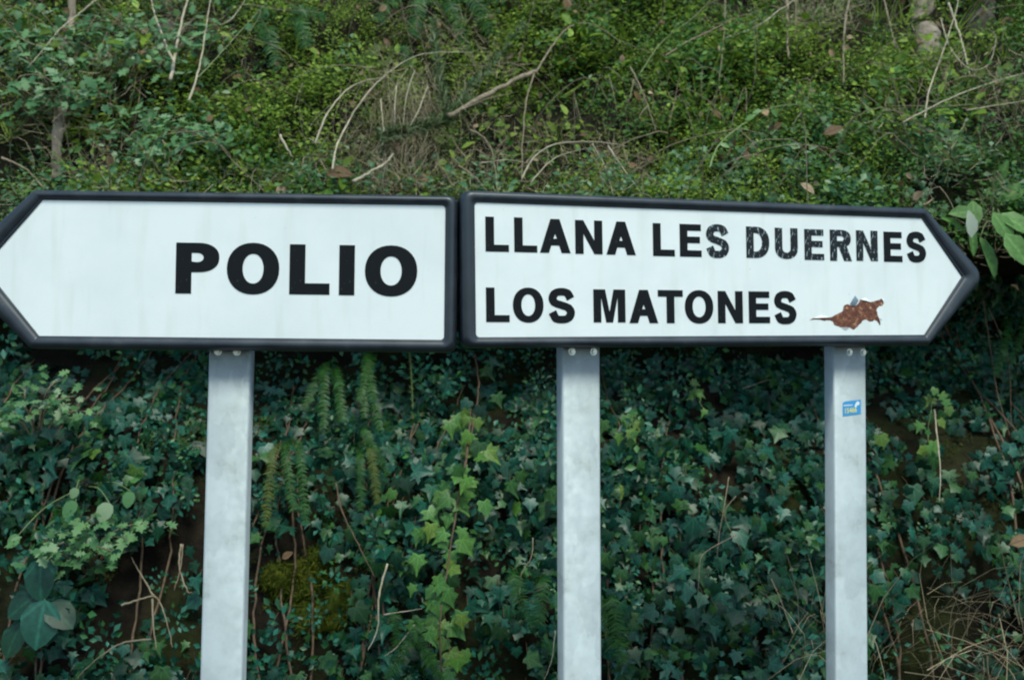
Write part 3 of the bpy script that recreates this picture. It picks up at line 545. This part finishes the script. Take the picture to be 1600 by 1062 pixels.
def fern(label, base_px, tips, mat='fern', width=.035, lift=.1, bow=.08, group=None, name='fern'):
    b0 = B(*base_px, lift*.6); root = thing(name, label, 'fern', tuple(b0), group)
    for px, py, *ml in tips:
        e = B(px, py, lift*random.uniform(.8, 1.1)) - b0; e.x += random.gauss(0, .018); mid = e*.45 + Vector((random.gauss(0, .025), -bow*.6, bow*random.uniform(.5, 1.2))); link('frond', frond_mesh([Vector((0, 0, 0)), mid, e], width, ml[0] if ml else mat), root)
G = 'ferns hanging under the bank lip behind the POLIO sign'
fern('fern drooping under the bank lip behind the POLIO sign, next to its post', (515, 575), [(497, 670), (520, 660), (480, 640)], lift=.2, width=.024)
fern('fern with two clear drooping fronds under the square end of the POLIO sign', (585, 560), [(576, 655), (603, 675), (560, 630)], lift=.24, width=.022)
fern('yellowing fern hanging close beside the POLIO post', (445, 690), [(412, 825, 'fern_yellow'), (440, 800), (468, 820)], lift=.24, width=.022)
fern('dark fern with long narrow fronds above the moss cushion', (560, 690), [(560, 800), (615, 745), (585, 790, 'fern_yellow')], lift=.14, width=.02)
fern('fern frond low beside the middle post', (828, 905), [(822, 985), (840, 975)], lift=.26, width=.03)
fern('arching fern at the foot of the view between the POLIO post and middle post', (630, 975), [(600, 1062), (640, 1040), (690, 1062)], lift=.26, width=.024)
fern('fern frond emerging behind the middle post near its foot', (945, 950), [(965, 1010), (975, 1040)], lift=.22, width=.032)
fern('fern frond hanging below the arrow tip of the two-line sign', (1560, 500), [(1545, 590), (1575, 575)], lift=.22, width=.02)
fern('bright fern arching at the head of the bank above the gap between the signs', (700, 20), [(640, 60), (770, 55), (735, 85), (600, 35), (690, -60), (780, 5)], lift=.2, width=.045, bow=.1)
fern('yellow-green fern frond curling over the dry twigs above the POLIO sign', (628, 85), [(575, 105, 'fern_yellow'), (650, 115)], lift=.2, width=.03, bow=.05)
fern('small dark fern at the head of the bank over the POLIO lettering', (440, 45), [(390, 70), (480, 75), (430, 110), (500, 30)], lift=.18, width=.04, bow=.07)
# ------------------------------------------------------------------ ground cover on the slope (nobody could count it)
def sprig(n, h, leaf, tpl, wide=.5):
    ms = Mass(); t = np.sort(rng.uniform(.15, 1, n)); ang = np.arange(n)*2.4 + rng.uniform(0, 6); lean = rng.normal(0, .25, 2)
    pos = np.stack([lean[0]*t*h*t + np.cos(ang)*wide*h*.25*rng.uniform(.2, 1, n), lean[1]*t*h*t + np.sin(ang)*wide*h*.25*rng.uniform(.2, 1, n), t*h], -1)
    tip = np.stack([np.cos(ang), np.sin(ang), rng.uniform(-.2, .7, n)], -1); nr = np.stack([rng.normal(0, .3, n), rng.normal(0, .3, n) - .25, np.ones(n)], -1)
    ms.add(tpl, pos, basis(tip, nr, rng.uniform(*leaf, n))); V = np.concatenate(ms.V); F = np.concatenate(ms.F); return V, F
def cover(name, label, n, mask, sprigs, mat, scale=(.7, 1.3), s_rng=(S_LIP - .12, S_LIP + 2.6), x_rng=(-4.2, 4.2), lean=(0, -.5, 1), cat='ground cover', sink=.01):
    x = rng.uniform(*x_rng, n*3); s = s_rng[0] + (s_rng[1] - s_rng[0])*rng.uniform(0, 1, n*3)**1.25; k = mask(x, s) + rng.normal(0, .22, n*3) > .5; x, s = x[k][:n], s[k][:n]
    P = surf(x, s) - normal(x, s)*sink; K = len(x); up = unit(np.array(lean) + rng.normal(0, .3, (K, 3))); a = rng.uniform(0, 6.28, K); sd_ = unit(np.cross(up, np.stack([np.cos(a), np.sin(a), 0*a], -1))); fw = np.cross(up, sd_)
    Bs = np.stack([sd_, fw, up], -1)*(rng.uniform(*scale, K)*np.clip(1 + .45*vnoise(np.stack([x, s], -1), 4.5, 61), .45, 1.3))[:, None, None]; var = rng.integers(0, len(sprigs), K); ms = Mass()
    for v in range(len(sprigs)): q = var == v; ms.add(sprigs[v], P[q], Bs[q])
    return tag(link(name, ms.mesh(name, M[mat], False)), label, cat, None, 'stuff')
X = lambda px: (px - 800)/1600*3.4
def band(x, a, b, w=.25): return 1/(1 + np.exp(-(x - a)/w*3))*1/(1 + np.exp((x - b)/w*3))
q2 = lambda x, s: np.stack([x, s], -1)
sp1 = [sprig(34, .10, (.010, .018), SMALL, 1.2) for _ in range(6)]; sp2 = [sprig(26, .13, (.013, .024), SMALL, 1.1) for _ in range(5)]
sp3 = [sprig(10, .14, (.024, .045), OVAL[0], 1.2) for _ in range(4)]; 
gr = [sprig(16, .03, (.07, .15), BLADE_B, 1.5) for _ in range(4)]
cover('ground_cover', 'small bright green leaves carpeting the bank above the signs', 6500, lambda x, s: .52 + .75*vnoise(q2(x, s), 3.1, 31) - .55*np.exp(-((x - X(620))/.22)**2 - ((s - S_LIP - .3)/.3)**2) - .25*band(x, -9, X(260)), sp1, 'cover')
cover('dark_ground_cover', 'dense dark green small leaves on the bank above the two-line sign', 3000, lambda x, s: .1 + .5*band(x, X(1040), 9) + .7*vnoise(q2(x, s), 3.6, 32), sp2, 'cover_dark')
cover('bluish_ground_cover', 'bluish small leaves scattered over the bank lip', 1300, lambda x, s: .1 + .55*np.exp(-((s - S_LIP - .15)/.25)**2) + .35*band(x, -9, X(420)) + .4*vnoise(q2(x, s), 4.2, 33), sp2, 'blue')
cover('leafy_ground_cover', 'scattered larger oval leaves among the ground cover', 900, lambda x, s: .45 + .7*vnoise(q2(x, s), 3.9, 34), sp3, 'cover')
spt = [sprig(14, .10, (.03, .07), (BLADE_B[0]*np.array([.7, 1, 1]), BLADE_B[1]), 1.3) for _ in range(4)]
cover('dead_bracken', 'tan dead bracken and grass bits lying through the ground cover', 1700, lambda x, s: .2 + .6*vnoise(q2(x, s), 3.3, 38) + .9*np.exp(-((x - X(640))/.28)**2 - ((s - S_LIP - .3)/.35)**2) + .3*band(x, -9, X(250)), spt, 'straw', lean=(0, -.8, .5), sink=-.06)
cover('grass', 'thin green grass blades among the ground cover', 420, lambda x, s: .4 + .5*vnoise(q2(x, s), 2.9, 35), gr, 'cover', lean=(0, -.7, .8))
cover('wall_herbs', 'dark small leaves between the ivy on the wall', 1500, lambda x, s: .6 + .3*vnoise(q2(x, s), 4, 36), sp2, 'ivy', s_rng=(.3, S_LIP - .45), lean=(0, -1, .15), sink=.0)
cover('wall_moss', 'yellowish moss and herbs low on the wall', 700, lambda x, s: .2 + .4*vnoise(q2(x, s), 4, 37) + .35*band(x, X(1350), 9), sp1, 'moss_dark', s_rng=(.3, S_LIP - .4), lean=(0, -1, .15), scale=(.5, .9), sink=0.)
# leaf litter: curled brown leaves, one mass
def litter(n):
    x = rng.uniform(-4, 4, n); s = S_LIP + rng.uniform(-.05, 2.2, n); P = surf(x, s) + normal(x, s)*rng.uniform(.04, .15, n)[:, None]
    tip = rng.normal(0, 1, (n, 3)); nr = unit(normal(x, s)*1. + rng.normal(0, .9, (n, 3))); ms = Mass(); Bs = basis(tip, nr, rng.uniform(.018, .042, n)); h = n//2
    ms.add(OVAL[0], P[:h], Bs[:h]); ms.add(OVAL[1], P[h:], Bs[h:]); tag(link('leaf_litter', ms.mesh('leaf_litter', M['dead'], True)), 'dry brown leaves caught in the ground cover', 'leaf litter', None, 'stuff')
litter(1100)
# ------------------------------------------------------------------ moss cushion, dry grass
def moss_cushion(label, px, py, rx, rz, n):
    c = B(px, py, .0); bm = bmesh.new()
    for k in range(11):
        a_, r_ = random.uniform(0, 6.28), random.uniform(0, 1)**.6; q = Vector((math.cos(a_)*rx*r_, random.uniform(-.03, .01), math.sin(a_)*rz*r_)); rr = random.uniform(.022, .048)
        res = bmesh.ops.create_icosphere(bm, subdivisions=3, radius=1)
        for v in res['verts']:
            a = np.array(v.co); kk = 1 + .35*vnoise(a[None] + k, 2.6, 41)[0] + .2*vnoise(a[None] + k, 7, 42)[0]; v.co = q + Vector((a[0]*rr*1.25*kk, a[1]*rr*.8*kk, a[2]*rr*kk))
    bm.normal_update()
    root = thing('moss_cushion', label, 'moss', tuple(c)); V = np.array([tuple(v.co) for v in bm.verts]); N = np.array([tuple(v.normal) for v in bm.verts]); me = bm_mesh('cushion', bm, M['moss'], True); link('cushion', me, root)
    i = rng.integers(0, len(V), n); ms = Mass(); P = V[i] + rng.normal(0, .006, (n, 3)); tip = N[i]*.5 + rng.normal(0, .7, (n, 3)) + np.array([0, 0, -.3]); ms.add((BLADE[0]*np.array([4, 1, 1]), BLADE[1]), P, basis(tip, rng.normal(0, 1, (n, 3)), rng.uniform(.006, .024, n)))
    tag(link('moss_fronds', ms.mesh('moss_fronds', M['moss']), root), kind='stuff')
moss_cushion('olive-yellow moss cushion on the wall beside the POLIO post', 475, 920, .12, .085, 14000)
def dry_clump(label, px, py, n, L, lean, spread=.06, lift=.1, mat='straw', droop=.3):
    c = B(px, py, lift + (.07 if py < 300 else 0)); root = thing('dry_grass_clump', label, 'dry grass', tuple(c)); ms = Mass()
    P = rng.normal(0, 1, (n, 3))*np.array([spread, spread*.5, spread*.6]); tip = np.array(lean) + rng.normal(0, .45, (n, 3)); ms.add((BLADE_B[0]*np.array([.24, 1, 1 + droop]), BLADE_B[1]), P, basis(tip, np.array([0, -.5, -1]) + rng.normal(0, .5, (n, 3)), rng.uniform(L*.4, L, n)))
    tag(link('blades', ms.mesh('blades', M[mat]), root), kind='stuff')
def dead_stems(n):
    ms = Mass()
    for k in range(n):
        x = rng.uniform(-4, 4); s = S_LIP + rng.uniform(-.05, 2.0); p = Vector(surf(x, s).tolist()); h = rng.uniform(.15, .5); a = rng.normal(0, .7)
        e = p + Vector((math.sin(a)*h, -.12 - .1*rng.uniform(), math.cos(a)*h*.7)); m_ = (p + e)/2 + Vector((rng.normal(0, .04), -.04, rng.normal(.03, .04))); e2 = e + Vector((math.sin(a)*h*.4, -.03, -.12*rng.uniform()))
        ms.raw(*tube([p, m_, e, e2], rng.uniform(.001, .0024), .0007, 4, .001, 4))
    tag(link('dead_stems', ms.mesh('dead_stems', M['twig'], True)), 'thin dry stems scattered through the ground cover', 'dead stems', None, 'stuff')
dead_stems(520)
dry_clump('tan tangle of dead bracken and grass above the square end of the POLIO sign', 640, 150, 420, .17, (0, -.4, -.7), .09, .19)
dry_clump('matted dry grass drooping on the lip above the square end of the POLIO sign', 640, 240, 700, .15, (-.3, -.4, -.25), .12, .17)
dry_clump('small dry grass wisps over the frame by the dry twigs', 470, 280, 90, .16, (-.3, -.5, .0), .06, .1)
dry_clump('thin dead grass hanging in the cover above the two-line sign, near its start', 1000, 150, 60, .17, (.1, -.4, -.8), .08, .08)
dry_clump('dry grass heap at the wall foot past the stickered post', 1440, 1000, 75, .34, (.25, -.4, .6), .13, .14)
dry_clump('bleached grass tuft leaning on the wall between the middle and stickered posts', 1270, 985, 36, .3, (-.2, -.3, .8), .05, .2)
dry_clump('dry grass heap at the wall foot farther past the stickered post', 1570, 1010, 120, .3, (-.1, -.4, .5), .13, .14)
dry_clump('grey dead bracken among the cover at the far end above the arrow tip', 1585, 190, 130, .2, (.1, -.4, -.3), .08, .08)
dry_clump('few dead stalks on the bank over the arrow side of the POLIO sign', 190, 95, 80, .26, (0, -.4, -.8), .06, .12)
# ------------------------------------------------------------------ twigs, branches, vines
def twig(label, px, r0, r1, mat='twig', lift=.14, name='dry_twig', branches=(), cat='twig', leaves=None):
    lift += .15 if px[0][1] < 300 else 0
    P = [B(a, b, (c[0] if c else lift)) for a, b, *c in px]; off = P[0]; root = thing(name, label, cat, tuple(off))
    link('stem', mesh_np('stem', *tube([p - off for p in P], r0*.95, r1*(.45 if name != 'dead_branch' else 1), 7, r0*.22), M[mat], True), root)
    for bp, a, b in branches:
        Q = [B(u, v, lift) - off for u, v in bp]; link('side_twig', mesh_np('side_twig', *tube(Q, a*.9, b*.4, 6, a*.22), M[mat], True), root)
    if leaves:
        me = tmesh('leaf', OVAL[0], M['bright'])
        for u, v, L, ang in leaves:
            p = B(u, v, lift) - off; d = Vector((math.sin(R_(ang)), -.1, math.cos(R_(ang)))); b = basis([tuple(d)], [(0, -1, .5)], L)[0]; o = link('leaf', me, root); o.matrix_basis = Matrix(((*b[0], p.x), (*b[1], p.y), (*b[2], p.z), (0, 0, 0, 1)))
twig('thick broken dead branch slanting up with a thin arching tip above the sign gap', [(700, 180), (745, 158), (790, 133), (838, 111)], .0085, .0075, lift=.2, name='dead_branch', cat='branch',
     branches=[([(838, 112), (858, 80), (880, 50), (905, 37), (935, 42), (965, 62), (1010, 80)], .0042, .002), ([(836, 112), (824, 150), (818, 200), (815, 285)], .0036, .0028), ([(720, 172), (760, 155), (805, 145)], .003, .0015)])
twig('pale dry stem arching above the end of the POLIO lettering', [(492, 225), (510, 180), (540, 142), (575, 125), (608, 122)], .0032, .0022, 'twig_pale', .2)
twig('long dry stem bowing over the tan tangle above the POLIO sign', [(520, 265), (528, 225), (560, 165), (605, 115), (660, 85), (738, 82)], .0034, .002, 'twig_pale', .22)
twig('short upright bleached stalks in the tan tangle', [(668, 135), (655, 170), (640, 198)], .0026, .002, 'twig_pale', .2, branches=[([(620, 135), (617, 165), (617, 195)], .0022, .0018), ([(648, 110), (635, 150), (630, 195)], .002, .0015), ([(595, 155), (597, 185), (600, 205)], .0026, .002)])
twig('hooked dry stem rising behind the start of the two-line sign', [(735, 203), (755, 215), (770, 240), (777, 298)], .0036, .003, 'twig', .2)
twig('short grey stick leaning behind the start of the two-line sign', [(717, 259), (740, 275), (762, 300)], .0032, .0028, 'twig', .2)
twig('fan of dry stems arching over the middle of the sign top', [(815, 280), (835, 245), (870, 225), (930, 222), (980, 228)], .003, .0018, 'twig_pale', .2, branches=[([(830, 285), (870, 245), (940, 228)], .0024, .0014), ([(925, 225), (945, 260), (958, 305)], .003, .002), ([(950, 228), (975, 265), (1005, 305)], .003, .0018), ([(750, 255), (790, 250), (830, 255)], .0022, .0016)])
twig('dead forked stalk drooping over the start of the two-line text', [(985, 105), (1000, 135), (1012, 165), (1025, 205)], .003, .002, 'twig', .2, branches=[([(990, 125), (985, 150), (980, 160)], .002, .001), ([(1012, 165), (1000, 185), (1030, 200)], .002, .001)])
twig('green bramble shoot with pale leaves arching over the two-line sign', [(1108, 262), (1125, 225), (1160, 195), (1200, 170), (1255, 163), (1300, 168), (1345, 180)], .0026, .0016, 'twig_green', .24, 'bramble_shoot', cat='shoot', leaves=[(1165, 188, .035, 60), (1158, 195, .03, 200), (1205, 168, .035, 150), (1255, 163, .032, 120), (1125, 225, .03, 110), (1190, 172, .03, 250), (1280, 150, .025, 60)])
twig('long pale twig slanting up past the arrow tip', [(1410, 192), (1470, 160), (1530, 135), (1600, 116), (1650, 108)], .0028, .002, 'twig_pale', .22)
twig('straight brown twig below the long pale twig past the arrow tip', [(1510, 173), (1560, 164), (1640, 152)], .0025, .002, 'twig_pale', .2)
twig('thin upright stem beside the pale tree stump', [(1447, 185), (1452, 140), (1470, 90), (1495, 15), (1500, -30)], .003, .0025, 'twig_pale', .2)
twig('pale forked stem curving from the stump down to the cover', [(1482, 5), (1498, 50), (1508, 85), (1515, 120)], .0042, .0034, 'twig_pale', .18, branches=[([(1470, 30), (1485, 75), (1515, 108), (1545, 100), (1556, 60), (1545, 45)], .0022, .0015)])
twig('long dry twig rising across the head of the bank above the two-line text', [(1040, 88), (1070, 68), (1110, 48), (1150, 28), (1190, 18)], .0036, .0028, 'twig', .18)
twig('thick yellowish twig rising to the head of the bank above the two-line text', [(1135, 60), (1185, 40), (1220, 15), (1250, -5)], .0045, .004, 'twig_pale', .2)
twig('straight thin stem hanging from the head of the bank above the second word', [(1133, -20), (1132, 50), (1124, 125)], .0028, .0022, 'twig', .2)
twig('slim pale stem pair at the head of the bank near the tree stump', [(1230, -10), (1229, 40), (1232, 90)], .007, .0065, 'twig', .12, branches=[([(1243, 0), (1244, 50), (1246, 80)], .003, .0025)])
twig('slender grey stem leaning at the head of the bank over the last words', [(1328, -10), (1320, 40), (1318, 80), (1320, 130)], .005, .0038, 'twig', .14)
twig('thin crooked stem standing left of the tree stump', [(1380, -5), (1390, 35), (1400, 75)], .0038, .003, 'twig', .16)
twig('long thin green stem crossing the head of the bank above the branch tip', [(1000, 115), (1035, 65), (1080, 30), (1115, -5)], .002, .0016, 'twig_green', .24)
twig('pale whitish straight sapling stem above the POLIO sign', [(295, 158), (308, 115), (318, 70), (330, -10)], .0042, .0038, 'twig_pale', .2)
twig('thick tan sapling stem forking above the POLIO sign', [(268, 125), (275, 75), (285, 30), (295, -10)], .0065, .0058, 'twig_pale', .18, branches=[([(270, 95), (255, 60), (242, 25), (235, -10)], .005, .0045), ([(285, 68), (330, 45), (362, 30), (385, -5)], .004, .0026)])
twig('thin leaning twig from the whitish sapling stem', [(308, 122), (335, 95), (370, 55), (415, 5), (425, -10)], .0022, .0016, 'twig_green', .22)
twig('pale twig slanting down through the hawthorn above the POLIO arrow', [(150, 0), (120, 25), (95, 45), (65, 80), (40, 107)], .0032, .0024, 'twig_pale', .24)
twig('brown twig slanting over the POLIO arrow shoulder', [(0, 247), (30, 258), (50, 275), (70, 295)], .004, .003, 'twig', .2)
twig('dark crooked twig among the cover above the POLIO arrow', [(190, 22), (165, 55), (158, 80), (135, 105)], .003, .002, 'twig_dark', .22)
twig('short bleached stick over the POLIO sign beside the dry wisps', [(437, 212), (448, 232), (455, 246)], .0042, .0038, 'twig_pale', .24)
twig('yellow broken stick lying on the lip by the curled leaf', [(552, 284), (580, 268), (602, 255), (614, 240)], .0055, .0045, 'twig_pale', .22)
twig('bent root dangling out of the bare earth beside the POLIO post', [(190, 945), (215, 937), (242, 932), (258, 960), (270, 1010)], .0035, .0025, 'twig', .2, 'root', cat='root', branches=[([(240, 930), (222, 900), (205, 870)], .003, .002), ([(237, 935), (240, 985), (245, 1015)], .003, .0022), ([(235, 998), (190, 1005), (150, 1030), (115, 1062)], .003, .002)])
twig('forked pale rootlet on the bare earth close to the POLIO post', [(283, 850), (280, 885), (293, 922), (300, 925)], .003, .002, 'twig', .2, 'root', cat='root', branches=[([(286, 850), (282, 885), (272, 922)], .0022, .0016)])
twig('thin brown stem slanting down through the ivy from the dark fern', [(525, 755), (535, 800), (560, 850), (585, 900)], .0026, .002, 'twig_dark', .22, 'vine', cat='vine')
twig('pale dead stem standing in the ivy past the moss cushion', [(605, 880), (592, 930), (590, 980), (575, 1015)], .003, .0022, 'twig_pale', .24, 'vine', cat='vine', branches=[([(600, 960), (630, 955), (660, 950)], .002, .0015), ([(648, 975), (620, 1010), (600, 1025)], .002, .0015)])
twig('thin curled tendril hanging next to the middle post', [(833, 840), (830, 870), (815, 895), (812, 930)], .0016, .001, 'twig', .26, 'vine', cat='vine')
twig('long pale root hanging straight down below the arrow tip', [(1460, 640), (1465, 690), (1469, 740), (1468, 785)], .0026, .0015, 'twig_pale', .26, 'root', cat='root')
twig('thin brown stalks hanging under the broad-leaved plant', [(1535, 470), (1550, 560), (1560, 620), (1578, 680)], .002, .0014, 'twig_dark', .26, 'vine', cat='vine', branches=[([(1545, 480), (1575, 560), (1580, 660)], .002, .0013)])
twig('fine dead stem cluster in the ivy between the middle and stickered posts', [(1140, 745), (1130, 800), (1125, 830), (1120, 870)], .0014, .001, 'twig', .26, 'vine', cat='vine', branches=[([(1150, 835), (1100, 865), (1092, 900), (1090, 950)], .0018, .0012), ([(1150, 775), (1132, 805), (1160, 860)], .0014, .001)])
twig('small straw-coloured stem reaching out high in the ivy under the two-line sign', [(1160, 607), (1180, 600), (1203, 592)], .0012, .001, 'twig', .26, 'vine', cat='vine')
twig('pale dry stem low beside the middle post', [(868, 985), (862, 1030), (850, 1062)], .0018, .0013, 'twig_pale', .26, 'vine', cat='vine')
# gorse sprigs: stem bristling with spines
def gorse(label, px, r, n):
    P = [B(a, b, .31) for a, b in px]; off = P[0]; root = thing('gorse_sprig', label, 'gorse', tuple(off)); Q = [p - off for p in P]
    link('stem', mesh_np('stem', *tube(Q, .003, .0015, 5, 0), M['gorse']), root); S = spline(Q, 12); i = rng.integers(0, len(S) - 1, n)
    pos = np.array([tuple(S[k]) for k in i]); d = np.array([tuple((S[k + 1] - S[k]).normalized()) for k in i]); tip = d*.7 + rng.normal(0, .7, (n, 3)); ms = Mass(); ms.add((BLADE[0]*np.array([4.5, 1, 1]), BLADE[1]), pos, basis(tip, rng.normal(0, 1, (n, 3)), rng.uniform(r*.5, r, n)))
    tag(link('spines', ms.mesh('spines', M['gorse']), root), kind='stuff')
gorse('upright dark gorse sprig with a yellowish tip above the sign gap', [(698, 175), (688, 130), (681, 80), (678, 30)], .036, 700)
gorse('side-leaning dark gorse sprig beside the broken dead branch', [(700, 180), (735, 135), (770, 100), (820, 35)], .032, 620)
gorse('low bluish gorse tuft in the tan tangle', [(590, 215), (640, 200), (690, 190), (730, 160)], .045, 800)
gorse('drooping pale gorse sprig under the square end of the POLIO sign', [(640, 550), (643, 590), (645, 638)], .014, 200)
# fallen leaves one can pick out
def fallen(label, px, py, L, ang, col=None, lift=.27):
    o = link('fallen_leaf', tmesh('fallen_leaf', OVAL[0], M[col or 'dead'])); p = B(px, py, lift); d = (math.sin(R_(ang)), -.2, math.cos(R_(ang))); b = basis([d], [(.2, -1, .6)], L)[0]
    o.matrix_world = Matrix(((*b[0], p.x), (*b[1], p.y), (*b[2], p.z), (0, 0, 0, 1))); tag(o, label, 'fallen leaf')
fallen('curled pinkish-brown dead leaf in the tan tangle over the POLIO sign', 590, 208, .06, 100)
fallen('second brown dead leaf touching the curled one in the tan tangle', 612, 215, .05, 150)
fallen('long orange-brown dead leaf lying on the lip over the POLIO lettering', 505, 268, .09, 97)
fallen('brown dead leaf hanging on the lip over the POLIO frame', 440, 285, .05, 180)
fallen('pale dead leaf caught upright at the head of the bank past the branch tip', 885, -5, .06, 175)
fallen('tan dead leaf in the cover over the middle of the two-line sign', 1200, 205, .05, 60)
fallen('folded tan dead leaf over the later words of the two-line sign', 1285, 210, .06, 70)
fallen('brown dead leaf on the lip just over the two-line sign', 1250, 285, .05, 130)
fallen('withered pale leaf standing at the arrow shoulder of the two-line sign', 1519, 372, .075, 350, 'pale_leaf', lift=.28)
fallen('dry brown leaf on the wall at the far end past the dry grass heaps', 1575, 850, .06, 70)
fallen('small orange leaf on the moss cushion edge by the POLIO post', 440, 872, .035, 60)
# ------------------------------------------------------------------ tree trunks at the head of the bank
def trunk(label, px, r0, r1, mat, lift=.02, limb=None, name='tree_trunk'):
    P = [B(a, b, lift) for a, b in px]; top = P[-1]; d = (P[-1] - P[0]).normalized(); lean = Vector((d.x*.4, .15, 1)).normalized()
    P = [P[0] - Vector((0, 0, .15))] + P + [top + lean*.8, top + lean*2 + Vector((.08, 0, 0)), top + lean*3.6]; off = P[0]; root = thing(name, label, 'tree', tuple(off))
    V, F = tube([p - off for p in P], r0, r1, 14, r0*.05, 8); V = V + np.stack([vnoise(V, 16, 51), vnoise(V, 16, 52), 0*V[:, 0]], -1)*r0*.16; link('trunk', mesh_np('trunk', V, F, M[mat], True), root)
    ms = Mass(); top = P[-1] - off; tips = []
    for k in range(7):
        a = k*2.4; st = (P[-1] - off)*(.62 + .055*k); e = st + Vector((math.cos(a)*.8, math.sin(a)*.8, .7)); tips.append(e); ms.raw(*tube([st, (st + e)/2 + Vector((0, 0, -.08)), e], r1*.6, r1*.15, 6, .004))
    link('limb', ms.mesh('limb', M[mat]), root)
    n = 900; c = np.array([tuple(random.choice(tips)) for _ in range(n)]) + rng.normal(0, .32, (n, 3)); ms = Mass(); ms.add(OVAL[0], c, basis(rng.normal(0, 1, (n, 3)), np.array([0, -.2, 1]) + rng.normal(0, .5, (n, 3)), rng.uniform(.05, .09, n))); tag(link('crown', ms.mesh('crown', M['cover']), root), kind='stuff')
trunk('pale gnarled tree trunk base at the head of the bank over the two-line sign', [(1450, 105), (1447, 60), (1440, 10)], .05, .03, 'bark')
trunk('dark trunk at the head of the bank beyond the pale gnarled one', [(1530, 40), (1538, 0)], .05, .035, 'bark_dark')
trunk('dark trunk behind the forked saplings over the POLIO sign', [(262, 60), (255, 0)], .045, .03, 'bark_dark')
trunk('thin crooked grey trunk rising through the hawthorn over the POLIO arrow', [(90, 205), (104, 130), (97, 75), (112, 20)], .016, .010, 'bark', .16)
